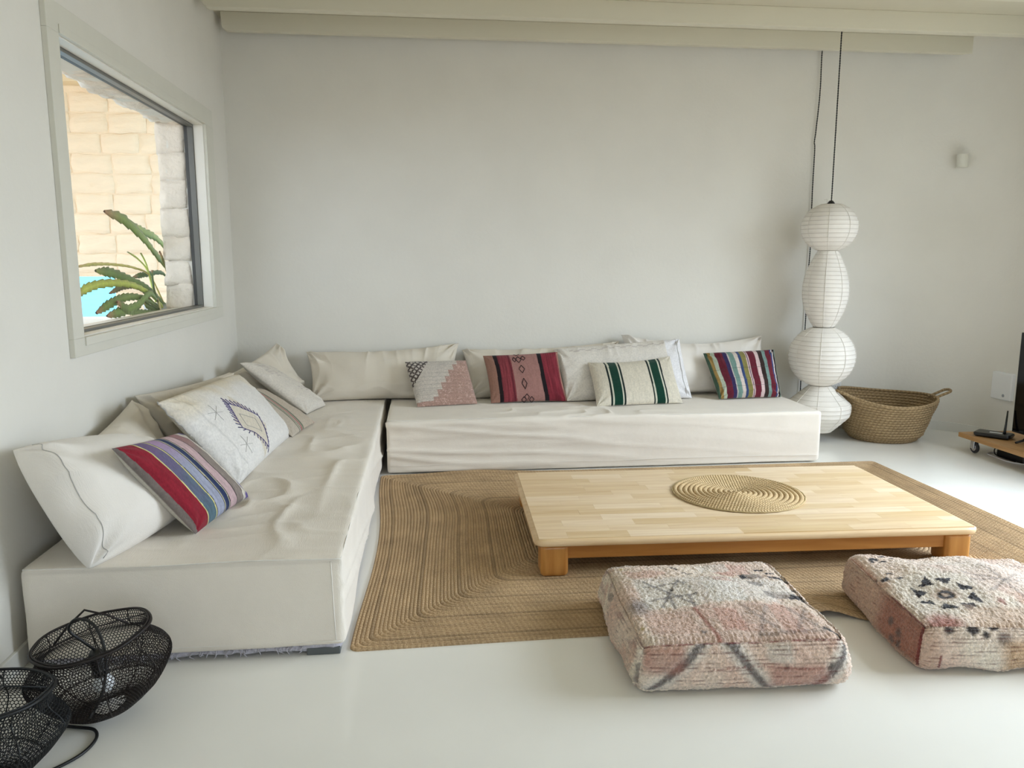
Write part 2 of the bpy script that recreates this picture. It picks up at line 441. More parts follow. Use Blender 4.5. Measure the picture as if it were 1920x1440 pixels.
# ceiling beams
def beam(name, y0, y1, z0, x0, x1):
    b = MB()
    prof = [(x0, ZC), (x0+0.004, z0+0.03), (x0+0.012, z0+0.012), (x0+0.03, z0), (x1, z0), (x1, ZC)]
    n = len(prof)
    b.add([(x, y0, z) for x, z in prof]+[(x, y1, z) for x, z in prof],
          [tuple(range(n))[::-1], tuple(range(n, 2*n))]+[(i, (i+1) % n, n+(i+1) % n, n+i) for i in range(n)])
    struct(b.build(name, M['beam'], bevel=0.003))
beam('trim_1', 5.955, 6.01, 2.985, -1.375, 4.36)
beam('trim_2', 5.425, 5.50, 2.982, -1.365, 4.55)
beam('trim_3', 4.70, 4.775, 2.982, -1.36, 4.5)
beam('trim_4', 3.95, 4.025, 2.982, -1.36, 4.5)
beam('trim_5', 3.2, 3.275, 2.982, -1.36, 4.5)

# window in the left wall
win = empty('window_1', (XL, (WY0+WY1)/2, WZ0)); struct(win, 'fixed white framed window looking onto a terrace')
def wbox(nm, m, *bb, bevel=0.002, parent=win):
    q = MB(); q.box(*bb)
    o = q.build(nm, m, parent, bevel=bevel); o.matrix_parent_inverse = Matrix.Translation(-Vector(parent.location)) if parent is win else Matrix()
    return o
x1 = XL+0.022
wbox('casing', M['casing'], XL, x1, WY0-0.10, WY1+0.20, WZ1, WZ1+0.115)
wbox('casing', M['casing'], XL, x1, WY0-0.10, WY1+0.20, WZ0-0.075, WZ0)
wbox('casing', M['casing'], XL, x1, WY0-0.10, WY0, WZ0, WZ1)
wbox('casing', M['casing'], XL, x1, WY1, WY1+0.20, WZ0, WZ1)
for bb in ((WY0-0.0, WY1+0.03, WZ1, WZ1+0.035), (WY0-0.0, WY1+0.03, WZ0-0.035, WZ0), (WY1, WY1+0.03, WZ0, WZ1)):
    wbox('bead', M['casing'], x1, x1+0.006, *bb, bevel=0.0015)
t = 0.006
wbox('liner', M['liner'], XL-0.052, XL+0.01, WY0, WY1, WZ1-t, WZ1)
wbox('liner', M['liner'], XL-0.052, XL+0.01, WY0, WY1, WZ0, WZ0+t)
wbox('liner', M['liner'], XL-0.052, XL+0.01, WY0, WY0+t, WZ0+t, WZ1-t)
wbox('liner', M['liner'], XL-0.052, XL+0.01, WY1-t, WY1, WZ0+t, WZ1-t)
s0, s1 = XL-0.108, XL-0.053
for bb in ((WY0, WY1, WZ1-0.02, WZ1), (WY0, WY1, WZ0, WZ0+0.018), (WY0, WY0+0.02, WZ0+0.018, WZ1-0.02), (WY1-0.016, WY1, WZ0+0.018, WZ1-0.02)):
    wbox('sash', M['sash'], s0+0.02, s1, *bb)
    wbox('gasket', M['gasket'], s0, s0+0.02, *bb, bevel=0.001)
wbox('pane', M['glass'], s0+0.022, s0+0.026, WY0+0.019, WY1-0.015, WZ0+0.017, WZ1-0.019, bevel=0)

# rough stone reveal outside the window: each stone a piece of the left wall
def rough_stone(nm, x0, x1, y0, y1, z0, z1, parent, m, seed, amp=0.012, res=0.035, rad=0.012):
    P, F, fid, V0, nr = rbox(x1-x0, y1-y0, z1-z0, rad, res)
    P = P + np.array([(x0+x1)/2, (y0+y1)/2, z0])
    P = P + nr*(fbm(P, 14, seed, 2)*amp+vnoise(P, (4, 4, 17), seed+3)*amp*0.8)[:, None]
    cen = ((x0+x1)/2, (y0+y1)/2, (z0+z1)/2)
    return npmesh(nm, P, F, m, parent, loc=cen)
zz = WZ0-0.02; k = 0
while zz < WZ1+0.02:
    hh = random.uniform(0.15, 0.23); z2 = min(zz+hh, WZ1+0.05)
    rough_stone('stone', XL-0.29+random.uniform(-.006, .006), s0-0.004, WY1-0.012+random.uniform(-.004, .006), WY1+0.22, zz-0.004, z2+0.004, wl, M['stone'], 20+k, 0.010); zz += hh; k += 1
yy = WY0-0.05
while yy < WY1:
    ll = random.uniform(0.22, 0.36); y2 = min(yy+ll, WY1+0.2)
    rough_stone('stone', XL-0.29, s0-0.004, yy-0.004, y2+0.004, WZ1+0.004+random.uniform(-.012, .010), WZ1+0.14, wl, M['stone'], 50+k, 0.014); yy += ll; k += 1
wbox('outer_sill', M['stone'], XL-0.30, s0-0.002, WY0, WY1-0.01, WZ0-0.05, WZ0-0.006, bevel=0.006)

# ---- terrace outside
mw = MB()
mw.box(-2.68, -1.66, 7.22, 7.50, -0.3, 1.26); mw.box(-5.2, -1.66, 7.22, 7.50, 1.26, 2.86)
tw = struct(mw.build('wall_terrace', M['mortar']))
row = 0; z0 = 2.80
while z0 > 0.5:
    hh = 0.168; x0 = -5.2 + (0.0 if row % 3 else 0.08)
    x0 = -5.2 + random.uniform(0, 0.12)
    while x0 < -1.7:
        w = random.choice((0.30, 0.31, 0.33, 0.62 if random.random() < .3 else 0.31)); x1_ = min(x0+w, -1.67)
        lo = z0-hh
        if lo < 1.24 and x0 < -2.69: 
            if x1_ > -2.69+0.1: x0s = -2.685
            else: x0 += w; continue
        else: x0s = x0
        if lo < 1.24 and x0s >= -2.69 and lo+hh > 1.30 and False: pass
        rough_stone('block', x0s+0.002, x1_-0.002, 7.207+random.uniform(-.004, .004), 7.24, lo+0.003, z0-0.003, tw, M['block'], 100+row*13+int(x0*7), 0.010, 0.045, 0.016)
        x0 += w
    z0 -= hh; row += 1
b = MB(); b.box(-5.2, -1.66, 7.02, 7.20, 2.84, 3.02); struct(b.build('trim_6', M['tbeam'], bevel=0.006))
tr = empty('terrace_roof', (-3.4, 5.5, 3.02)); struct(tr)
xx = -5.2
while xx < -1.7:
    q = MB(); q.box(xx, min(xx+0.17, -1.67), 3.0, 7.5, 3.03, 3.06)
    o = q.build('board', M['tbeam'], tr, bevel=0.003); o.matrix_parent_inverse = Matrix.Translation(-Vector(tr.location)); xx += 0.175
b = MB(); b.box(-14, 16, -14, 7.6, -0.45, -0.35); struct(b.build('terrace_floor', M['terrace']))
b = MB(); b.box(-60, 30, 7.6, 140, -0.9, -0.8)
tag(b.build('pool', M['water']), 'flat light blue water beyond the terrace opening', 'pool')
# white slatted table on the terrace carrying the pot
tb = empty('slatted_table', (-2.3, 5.3, -0.35)); tag(tb, 'white slatted outdoor table under the potted plant outside the window', 'table')
def child(nm, q, m, p, **k):
    o = q.build(nm, m, p, **k); o.matrix_parent_inverse = Matrix.Translation(-Vector(p.location)); return o
for i in range(14):
    q = MB(); yv = 4.2+i*0.145; q.box(-2.95, -1.70, yv, yv+0.13, 0.955, 0.98); child('slat', q, M['white'], tb, bevel=0.004)
for (lx, ly) in ((-2.9, 4.25), (-1.78, 4.25), (-2.9, 6.12), (-1.78, 6.12)):
    q = MB(); q.box(lx, lx+0.06, ly, ly+0.06, -0.35, 0.955); child('leg', q, M['white'], tb, bevel=0.004)
for ly in (4.3, 6.1):
    q = MB(); q.box(-2.84, -1.78, ly-0.02, ly+0.02, 0.88, 0.955); child('rail', q, M['white'], tb, bevel=0.003)

# plant with flat notched stems
LEAVES = [
[(-1.78, 4.722, 1.671), (-1.781, 5.021, 1.637), (-1.784, 5.333, 1.541), (-1.79, 5.569, 1.439), (-1.798, 5.837, 1.335), (-1.808, 6.013, 1.196), (-1.82, 5.939, 1.072)],
[(-1.86, 5.348, 1.637), (-1.858, 5.563, 1.589), (-1.854, 5.791, 1.554), (-1.846, 6.02, 1.461), (-1.834, 6.136, 1.351), (-1.82, 6.097, 1.184)],
[(-1.72, 5.429, 1.455), (-1.731, 5.581, 1.338), (-1.764, 5.842, 1.211), (-1.82, 5.966, 1.061)],
[(-1.85, 4.714, 1.341), (-1.848, 4.962, 1.323), (-1.843, 5.266, 1.27), (-1.833, 5.528, 1.205), (-1.82, 5.799, 1.08)],
[(-1.75, 4.194, 1.215), (-1.753, 4.336, 1.255), (-1.761, 4.61, 1.273), (-1.775, 5.027, 1.254), (-1.795, 5.407, 1.184), (-1.82, 5.743, 1.074)],
[(-1.95, 4.641, 1.358), (-1.945, 4.927, 1.376), (-1.929, 5.191, 1.374), (-1.903, 5.457, 1.352), (-1.867, 5.649, 1.295), (-1.82, 5.75, 1.109)],
[(-1.9, 5.608, 1.448), (-1.891, 5.665, 1.38), (-1.864, 5.64, 1.287), (-1.82, 5.594, 1.117)],
[(-1.92, 5.425, 1.454), (-1.909, 5.578, 1.406), (-1.876, 5.656, 1.32), (-1.82, 5.645, 1.114)],
[(-1.8, 5.503, 1.335), (-1.802, 5.509, 1.272), (-1.809, 5.551, 1.195), (-1.82, 5.664, 1.079)],
[(-1.74, 4.397, 1.122), (-1.745, 4.615, 1.161), (-1.76, 4.888, 1.183), (-1.785, 5.254, 1.159), (-1.82, 5.688, 1.068)],
[(-1.72, 4.483, 1.1), (-1.726, 4.739, 1.111), (-1.745, 5.042, 1.13), (-1.776, 5.375, 1.186), (-1.82, 5.69, 1.077)],
[(-1.72, 4.639, 1.167), (-1.731, 4.832, 1.112), (-1.764, 5.131, 1.074), (-1.82, 5.631, 1.046)],
[(-1.9, 5.435, 1.291), (-1.891, 5.649, 1.304), (-1.864, 5.934, 1.303), (-1.82, 5.985, 1.151)],
[(-1.7, 5.263, 1.142), (-1.73, 5.386, 1.107), (-1.82, 5.684, 1.051)],
[(-1.95, 5.15, 1.196), (-1.936, 5.345, 1.228), (-1.892, 5.489, 1.215), (-1.82, 5.591, 1.1)],
[(-1.8, 5.294, 1.133), (-1.805, 5.418, 1.093), (-1.82, 5.658, 1.053)]]
LW = [.046, .036, .042, .036, .030, .012, .013, .010, .036, .032, .034, .036, .022, .034, .022, .03]
LC = [(96, 116, 50), (104, 122, 56), (112, 116, 60), (78, 96, 46), (138, 146, 60), (150, 140, 84), (150, 158, 84), (150, 158, 84), (72, 92, 46), (88, 104, 48),
      (96, 116, 60), (86, 104, 54), (70, 88, 46), (170, 160, 110), (92, 84, 60), (80, 100, 52)]
M['leaf'] = mat('leaf_green', (1, 1, 1), 0.5, 0.12, 30, attr='Col', spec=0.4)
plant = empty('potted_plant', (-1.86, 5.78, 0.98)); tag(plant, 'potted plant with long flat notched green leaves outside the window', 'plant')
q = MB(); q.lathe([(0.075, 0), (0.10, 0.03), (0.115, 0.10), (0.12, 0.115), (0.105, 0.115), (0.10, 0.09), (0.0, 0.09)], 28, (-1.86, 5.82, 0.98), capb=True)
child('pot', q, mat('pot_glaze', c(196, 200, 196), 0.4, 0.04), plant, smooth=True)
q = MB(); q.lathe([(0.10, 0.088), (0.06, 0.096), (0.0, 0.098)], 24, (-1.86, 5.82, 0.98)); child('soil', q, mat('soil_brown', c(70, 52, 40), 0.95, 0.2, 60), plant, smooth=True)
for li, (pts, w, cc) in enumerate(zip(LEAVES, LW, LC)):
    n = 110; cl = spline(pts, n); V = []; colr = []
    tip = ca(*random.choice(((196, 146, 108), (176, 130, 100), (150, 154, 84)))); base = ca(*[min(255, int(v_*1.45)) for v_ in cc])
    for i, p in enumerate(cl):
        s = i/(n-1)
        t = (cl[min(i+1, n-1)]-cl[max(i-1, 0)]).normalized()
        side = t.cross(Vector((1.0, 0.15, 0.1))).normalized(); nn = t.cross(side).normalized()
        ww = w*min(1, (s+0.02)*5)**0.6*(1-0.45*s)*(1+0.34*((s*15+li*.3) % 1)-0.22)
        for (a, h) in ((-1, 0), (-0.35, 0.004), (0, 0.007), (0.35, 0.004), (1, 0), (0.35, -0.004), (0, -0.005), (-0.35, -0.004)):
            V.append(p+side*ww*a+nn*h)
            e = 1 if abs(a) < 0.1 else 0.85
            k = max(0, 1-s*7)
            colr.append((base*(1-k)+tip*k)*e)
    Fq = [(i*8+j, i*8+(j+1) % 8, (i+1)*8+(j+1) % 8, (i+1)*8+j) for i in range(n-1) for j in range(8)]
    o = npmesh('leaf', np.array([tuple(v) for v in V]), Fq, M['leaf'], plant, col=np.array(colr))
    o.matrix_parent_inverse = Matrix.Translation(-Vector(plant.location))

# ------------------------------------------------------------------ daybeds
ST = 0.365
def daybed(name, x0, x1, y0, y1, label, seed, foldfn, zb=0.035, inset=0.03):
    cx, cy = (x0+x1)/2, (y0+y1)/2
    root = empty(name, (cx, cy, 0)); tag(root, label, 'daybed')
    P, F, fid, V0, nr = rbox(x1-x0, y1-y0, ST-zb, 0.022, 0.013)
    P[:, 2] += zb
    Wd = P+np.array([cx, cy, 0])
    top = fid == 0
    d = foldfn(Wd, fid, P)
    P = P + nr*d[:, None]
    npmesh('cover', P, F, M['linen'], root)
    # piping along the top edge
    hx, hy = (x1-x0)/2-0.006, (y1-y0)/2-0.006
    ring = []
    for (ax, ay, bx, by) in ((-hx, -hy, hx, -hy), (hx, -hy, hx, hy), (hx, hy, -hx, hy), (-hx, hy, -hx, -hy)):
        for k in range(40):
            s = k/40; px, py = ax+(bx-ax)*s, ay+(by-ay)*s
            cr = 0.022
            # round corners slightly
            ring.append((max(-hx+0.003, min(hx-0.003, px)), max(-hy+0.003, min(hy-0.003, py)), ST-0.004+0.003*math.sin(9*px+5*py+seed)))
    q = MB(); q.tube(ring, 0.0026, 6, closed=True); q.build('piping', M['thread'], root, smooth=True)
    # stitched hem near the floor and the felt underlay
    hx2, hy2 = (x1-x0)/2-0.001, (y1-y0)/2-0.001
    P, F, fid, V0, nr = rbox(x1-x0-inset, y1-y0-inset, 0.055, 0.012, 0.012 if False else 0.03)
    P[:, 2] += 0.012
    P = P+nr*(0.008*fbm(P, 30, seed+3, 2)*(fid != 0))[:, None]
    npmesh('underlay', P, F, M['fluff'], root)
    return root, cx, cy

def foldsL(Wd, fid, P):
    x, y, z = Wd[:, 0], Wd[:, 1], Wd[:, 2]
    d = 0.004*fbm(Wd, 2.5, 3, 3)
    top = fid == 0
    # rumpled patches across the seat top
    r1 = np.exp(-(((x+0.62)/0.34)**2+((y-3.9)/0.55)**2)); r2 = np.exp(-(((x+0.65)/0.3)**2+((y-3.15)/0.35)**2)); r3 = np.exp(-(((x+0.55)/0.3)**2+((y-4.8)/0.8)**2))
    w1 = 1-np.abs(vnoise(Wd, (5, 3.2, 1), 9)); w2 = 1-np.abs(vnoise(Wd, (7, 4, 1), 12))
    d = d + top*(r1*0.019*w1**6 + r2*0.013*w2**6 + r3*0.010*w1**4)
    d = d + top*0.004*np.abs(vnoise(Wd, (1.3, 9, 1), 21))**2
    wp = Wd+0.05*np.stack([vnoise(Wd, 4, 71), vnoise(Wd, 4, 72), z*0], 1)
    d = d + top*0.009*((1-np.abs(vnoise(wp, (3.0, 9, 1), 23)))**7)*np.clip(0.25+1.2*r1+r2+r3, 0, 1)
    # long slanting folds on the right hand side
    side = fid == 5
    s = vnoise(np.stack([(z*9+y*0.9), y*0.5, z*0], 1), (1, 1, 1), 5)
    d = d + side*(0.012*s + 0.014*((1-np.abs(vnoise(np.stack([(z*12+y*1.6), y*0.6, z*0], 1), (1, 1, 1), 45)))**4-0.25) - 0.012*(1-z/ST)*np.sin(y*3.1)**2)
    fr = fid == 2
    d = d + fr*(0.003*vnoise(Wd, (2, 1, 14), 31) - 0.018*(z/ST)**3)
    return d
def foldsB(Wd, fid, P):
    x, y, z = Wd[:, 0], Wd[:, 1], Wd[:, 2]
    d = 0.003*fbm(Wd, 2.5, 8, 3)
    top = fid == 0
    r1 = np.exp(-(((x-1.0)/0.55)**2+((y-5.25)/0.22)**2)); w1 = 1-np.abs(vnoise(Wd, (6, 7, 1), 19))
    d = d + top*(r1*0.024*w1**5)
    fr = fid == 2
    left = np.clip(1-(x+0.25)/1.7, 0, 1)
    s = vnoise(np.stack([x*0.9, z*22+x*0.8, z*0], 1), (1, 1, 1), 15); s2 = vnoise(np.stack([x*2.2, z*40-x*1.0, z*0], 1), (1, 1, 1), 25)
    r_ = lambda n_: (1-np.abs(n_))**4-0.25
    warp = 0.5*vnoise(Wd, (1.2, 1, 3), 61)
    f1 = r_(vnoise(np.stack([x*0.7+3, z*17+x*1.1+warp, z*0], 1), (1, 1, 1), 15)); f2 = r_(vnoise(np.stack([x*1.8, z*30-x*1.4+warp, z*0], 1), (1, 1, 1), 25))
    d = d + fr*(left**0.7*(0.018*f1+0.008*f2)+0.004*f1 - 0.006*(1-z/ST))
    return d
dl, cx, cy = daybed('daybed', -1.375, -0.300, 2.672, 6.09, 'long linen covered daybed along the left wall under the window', 2, foldsL)
def onp(nm, q, m, p, **k):
    o = q.build(nm, m, p, **k); o.matrix_parent_inverse = Matrix.Translation(-Vector(p.location)); return o
# seams of the near end: vertical corner seam and hem
q = MB(); q.tube([(-0.345, 2.688, ST-0.012), (-0.342, 2.676, 0.30), (-0.338, 2.670, 0.18), (-0.334, 2.669, 0.06)], 0.0018, 5); onp('seam', q, M['thread'], dl, smooth=True)
q = MB(); q.tube([(x, 2.6695+0.002*math.sin(x*9), 0.058+0.003*math.sin(x*5)) for x in np.linspace(-1.36, -0.315, 30)], 0.0013, 5); onp('hem', q, M['thread'], dl, smooth=True)
q = MB(); q.box(-0.44, -0.322, 2.680, 2.80, 0.0, 0.026); onp('foot', q, M['dark'], dl, bevel=0.003)
q = MB(); q.box(-1.34, -1.22, 2.70, 2.82, 0.0, 0.03); onp('foot', q, M['dark'], dl, bevel=0.003)
q = MB(); q.box(-0.44, -0.33, 5.9, 6.02, 0.0, 0.03); onp('foot', q, M['dark'], dl, bevel=0.003)
q = MB(); q.box(-1.34, -1.22, 5.9, 6.02, 0.0, 0.03); onp('foot', q, M['dark'], dl, bevel=0.003)
# fluffy wisps hanging from the underlay
q = MB()
for i in range(90):
    x = random.uniform(-1.3, -0.45); h = random.uniform(0.01, 0.03)
    q.tube([(x, 2.682, 0.035), (x+random.uniform(-.01, .01), 2.676, 0.035-h*.6), (x+random.uniform(-.014, .014), 2.674, 0.037-h)], [0.003, 0.002, 0.0006], 4)
o = onp('wisps', q, M['fluff'], dl, smooth=True); o['kind'] = 'stuff'
db, cx, cy = daybed('daybed', -0.262, 2.735, 5.055, 6.09, 'long linen covered daybed along the back wall behind the table', 6, foldsB, 0.008, 0.12)
q = MB(); q.tube([(x, 5.052+0.002*math.sin(x*9), 0.06+0.003*math.sin(x*4)) for x in np.linspace(-0.24, 2.72, 40)], 0.0013, 5); onp('hem', q, M['thread'], db, smooth=True)
for fx in (-0.2, 2.52):
    for fy in (5.14, 5.90):
        q = MB(); q.box(fx, fx+0.11, fy, fy+0.11, 0.0, 0.03); onp('foot', q, M['dark'], db, bevel=0.003)

# ------------------------------------------------------------------ cushions
class Surf: pass
def pillow(name, A, Bc, Cc, D, thick, m, label, group=None, n=40, pinch=0.055, seed=0, wr=0.006, pat=None, sag=0.0, back=0.55, parent=None, bellyv=0.0, top_dip=0.0, corner=0.0):
    """A top-left, Bc top-right, Cc bottom-right, D bottom-left (seen from the front), world space"""
    A, Bc, Cc, D = [np.array(p, float) for p in (A, Bc, Cc, D)]
    nor = np.cross((D-A)+(Cc-Bc), (Bc-A)+(Cc-D)); nor /= np.linalg.norm(nor)
    szu = np.linalg.norm(Bc-A); szv = np.linalg.norm(D-A)
    def base(u, v):
        uu = 0.5+(u-0.5)*(1-pinch*(1-(2*v-1)**2)*(0.35/max(szu, .35))**0.5); vv = 0.5+(v-0.5)*(1-pinch*(1-(2*u-1)**2))
        vv = vv + top_dip*(1-v)*(1-(2*u-1)**2)
        if corner:      # rounder corners
            k_ = 1-corner*0.16*(np.abs(2*u-1)*np.abs(2*v-1))**4
            uu = 0.5+(uu-0.5)*k_; vv = 0.5+(vv-0.5)*k_
        P = (A[None]*((1-uu)*(1-vv))[:, None]+Bc[None]*(uu*(1-vv))[:, None]+Cc[None]*(uu*vv)[:, None]+D[None]*((1-uu)*vv)[:, None])
        return P
    def puff(u, v):
        e = 0.10
        au = np.clip(1-np.abs(2*u-1)**3.2, 0, 1); av = np.clip(1-np.abs(2*v-1)**3.2, 0, 1)
        vb = 1+bellyv*(v-0.5)
        return thick*(au*av)**0.52*vb
    def wrink(u, v):
        p = uv3(u*szu, v*szv)
        # radial pleats from the corners, soft dents elsewhere
        s = np.zeros_like(u)
        for k, (cu, cv) in enumerate(((0, 0), (1, 0), (1, 1), (0, 1))):
            dx, dy = (u-cu)*szu, (v-cv)*szv; r = np.hypot(dx, dy); th = np.arctan2(dy, dx)
            s += np.exp(-r/0.10)*np.sin(th*9+seed*1.7+k)*np.clip(r/0.03, 0, 1)
        ed = np.minimum.reduce([u*szu, (1-u)*szu, v*szv, (1-v)*szv])
        rg = lambda n_: (1-np.abs(n_))**3-0.35
        wu, wv_ = 0.03*vnoise(p, 7, seed+50), 0.03*vnoise(p, 7, seed+51)
        run = rg(vnoise(uv3((u*szu+wu)*13, v*szv*2.0), 1, seed+40))*np.exp(-v*szv/0.09) + rg(vnoise(uv3(u*szu*2.0, (v*szv+wv_)*13), 1, seed+41))*(np.exp(-u*szu/0.10)+np.exp(-(1-u)*szu/0.10)) \
            + 0.6*rg(vnoise(uv3(u*szu*2.5+v, (v*szv+wv_)*11), 1, seed+44))*np.exp(-(1-v)*szv/0.10)
        return wr*(s*1.2 + 0.6*fbm(p, 4.5, seed, 2) + 1.3*run)*np.clip(ed/0.03, 0, 1)
    S = Surf(); S.nor = nor
    def front(u, v, off=0.0):
        u = np.atleast_1d(np.asarray(u, float)); v = np.atleast_1d(np.asarray(v, float))
        return base(u, v)+nor[None]*(puff(u, v)*(1-back)*2*0.5+wrink(u, v)+off)[:, None]
    S.front = front; S.szu = szu; S.szv = szv
    nu = max(12, int(n*max(1, szu/szv))); nv = n
    # sample denser at the rim
    def samp(k):
        t = np.linspace(0, 1, k+1); return 0.5-0.5*np.cos(PI*t)*0.6-0.2*np.cos(PI*t)*0 + (t-0.5)*0.4
    su, sv = samp(nu), samp(nv)
    u, v = [a.ravel() for a in np.meshgrid(su, sv, indexing='ij')]
    Fp = front(u, v); Bp = base(u, v)-nor[None]*(puff(u, v)*back*0.5*2*0.75)[:, None]
    V = np.concatenate([Fp, Bp]); k = len(u)
    F1 = grid_faces(nu+1, nv+1, 0, True); F2 = grid_faces(nu+1, nv+1, k, False)
    Fa = np.concatenate([F1, F2])
    # weld rim
    idx = np.arange(2*k).reshape(2, nu+1, nv+1)
    mp = np.arange(2*k)
    rim = np.zeros((nu+1, nv+1), bool); rim[0] = rim[-1] = True; rim[:, 0] = rim[:, -1] = True
    mp[idx[1][rim]] = idx[0][rim]
    Fa = mp[Fa]
    col = None
    if pat is not None:
        cf = pat(u, v, uv3(u*szu, v*szv)); col = np.concatenate([cf, np.repeat(np.array([[*c(190, 184, 172)]]), k, 0)])
    cen = (A+Bc+Cc+D)/4
    o = npmesh(name, V, Fa, m, parent, col=col, loc=cen)
    tag(o, label, 'cushion', group)
    S.obj = o; S.cen = cen
    return S
def line_on(S, uvs, r, nm, m, off=0.0012, n=None, join=None, label=None):
    """raised stitching on a cushion following a polyline in its surface coordinates"""
    q = join or MB()
    U = []; 
    for (a, b) in zip(uvs[:-1], uvs[1:]):
        k = max(2, int(np.hypot((b[0]-a[0])*S.szu, (b[1]-a[1])*S.szv)/0.015))
        U += [(a[0]+(b[0]-a[0])*i/k, a[1]+(b[1]-a[1])*i/k) for i in range(k)]
    U.append(uvs[-1]); U = np.array(U)
    P = S.front(U[:, 0], U[:, 1], off)
    q.tube([tuple(p) for p in P], r, 5)
    return q
def stitch(S, q, nm, m, label=None):
    o = q.build(nm, m, S.obj, smooth=True, loc=None)
    o.matrix_parent_inverse = Matrix.Translation(-Vector(S.cen))
    if label: o['label'] = label
    return o
def edge_tube(S, side, r, nm, m, wob=0.0):
    t = np.linspace(0.0, 1, 60)
    uvs = {'l': (t*0, t), 'r': (t*0+1, t), 't': (t, t*0), 'b': (t, t*0+1)}[side]
    P = S.front(uvs[0], uvs[1])
    if wob: P = P+RNG.normal(0, wob, P.shape)
    q = MB(); q.tube([tuple(p) for p in P], r, 6); return stitch(S, q, nm, m)

def stripes(bands, wob=0.012, seed=0, fade=0.10):
    """bands: (end position, srgb) along u"""
    ends = np.array([b[0] for b in bands]); cols = np.array([c(*b[1]) for b in bands])
    def f(u, v, p):
        uu = u+wob*vnoise(uv3(u*0.5, v*3.0), 1, seed)
        i = np.clip(np.searchsorted(ends, uu), 0, len(ends)-1)
        cc = cols[i]
        s = 1+fade*vnoise(uv3(u*60, v*9), 1, seed+3)+fade*0.8*vnoise(p, (160, 40, 1), seed+9)
        return cc*s[:, None]
    return f

SZ = ST+0.006
# --- left daybed: plain linen cushions
G = 'plain linen cushions'
pillow('cushion', (-1.37, 2.95, 0.640), (-1.372, 3.79, 0.752), (-1.13, 3.80, SZ), (-1.13, 2.93, SZ), 0.15, M['linen2'], 'plain beige cushion against the left wall, mostly hidden behind the striped one', G, seed=3, wr=0.026, pinch=0.085, n=64)
pillow('cushion', (-1.375, 3.83, 0.765), (-1.24, 5.10, 0.695), (-1.06, 5.08, SZ), (-1.12, 3.83, SZ), 0.16, M['linen2'], 'long plain beige cushion on the left wall behind the diamond embroidered one', G, seed=4, wr=0.026, pinch=0.085, n=64)
pillow('cushion', (-1.345, 5.47, 0.62), (-1.10, 5.98, 0.79), (-0.90, 5.99, 0.42), (-1.10, 5.42, SZ), 0.15, M['linen2'], 'plain beige cushion tilted into the corner of the two walls', G, seed=5, wr=0.026, pinch=0.085, n=64)
S1 = pillow('cushion', (-1.36, 2.672, 0.787), (-1.165, 3.20, 0.700), (-0.985, 3.24, SZ+0.01), (-1.142, 2.645, 0.366), 0.25, M['linen3'], 'large plump pale linen cushion at the near end of the left daybed', G, n=80, seed=6, wr=0.020, back=0.32, pinch=-0.05, corner=0.12)
uvs = [(0.075, t) for t in np.linspace(0.02, 0.97, 30)]
stitch(S1, line_on(S1, uvs, 0.0018, 'seam', M['greythread'], 0.0005), 'seam', M['greythread'])
# --- colourful kilim stripes
K6 = [(.022, (120, 110, 104)), (.17, (138, 34, 48)), (.182, (214, 206, 140)), (.31, (84, 96, 122)), (.325, (214, 206, 140)), (.335, (40, 34, 36)), (.46, (158, 162, 182)), (.472, (40, 34, 36)), (.484, (204, 198, 160)),
      (.50, (70, 80, 110)), (.555, (36, 50, 88)), (.566, (196, 192, 160)), (.578, (44, 36, 40)), (.70, (196, 168, 170)), (.712, (62, 50, 50)), (.84, (140, 128, 120)), (.85, (60, 50, 48)), (.915, (206, 198, 184)), (1.0, (92, 78, 140))]
k6 = stripes(K6, 0.010, 2, 0.16)
def kil6(u, v, p):
    cc = k6(u, v, p)
    uu = u+0.010*vnoise(uv3(u*0.5, v*3.0), 1, 2)
    b = (uu > .182) & (uu < .31); t = np.clip(v*1.6-0.3+0.3*vnoise(uv3(u*8, v*6), 1, 6), 0, 1)[:, None]
    teal = ca(84, 108, 120)*(1+.25*vnoise(p, (120, 30, 1), 8))[:, None]; pur = ca(112, 92, 130)
    cc = np.where(b[:, None], pur*(1-t)+teal*t, cc)
    b = (uu > .34) & (uu < .46); t = np.clip(1.2-v*3, 0, 1)[:, None]
    cc = np.where(b[:, None], cc*(1-t)+ca(166, 138, 172)*t, cc)
    b = (uu > .712) & (uu < .84); t = np.clip(1.0-v*3, 0, 1)[:, None]
    cc = np.where(b[:, None], cc*(1-t)+ca(158, 108, 112)*t, cc)
    return cc
S6 = pillow('cushion', (-1.065, 2.725, 0.768), (-1.030, 3.335, 0.686), (-0.785, 3.43, SZ), (-0.880, 2.962, SZ), 0.14, M['cloth'], 'striped kilim cushion in red, blue, lilac and pink on the left daybed', 'woven cushions', n=200, seed=9, wr=0.004, pat=kil6, pinch=0.03)
# --- beige cushion with red and green lines
K7 = [(.30, (196, 184, 168)), (.33, (112, 116, 98)), (.35, (196, 184, 168)), (.375, (120, 124, 104)), (.40, (196, 184, 168)), (.43, (170, 66, 76)), (.445, (190, 178, 162)), (.50, (118, 124, 104)), (.975, (194, 180, 162)), (1.0, (176, 72, 80))]
S7 = pillow('cushion', (-1.13, 4.72, 0.635), (-1.06, 5.15, 0.575), (-0.715, 5.03, SZ), (-0.785, 4.615, SZ), 0.09, M['cloth'], 'beige cushion with thin red and green lines between two white cushions', 'woven cushions', n=150, seed=10, wr=0.003, pat=stripes(K7, 0.008, 5, 0.05), pinch=0.02)
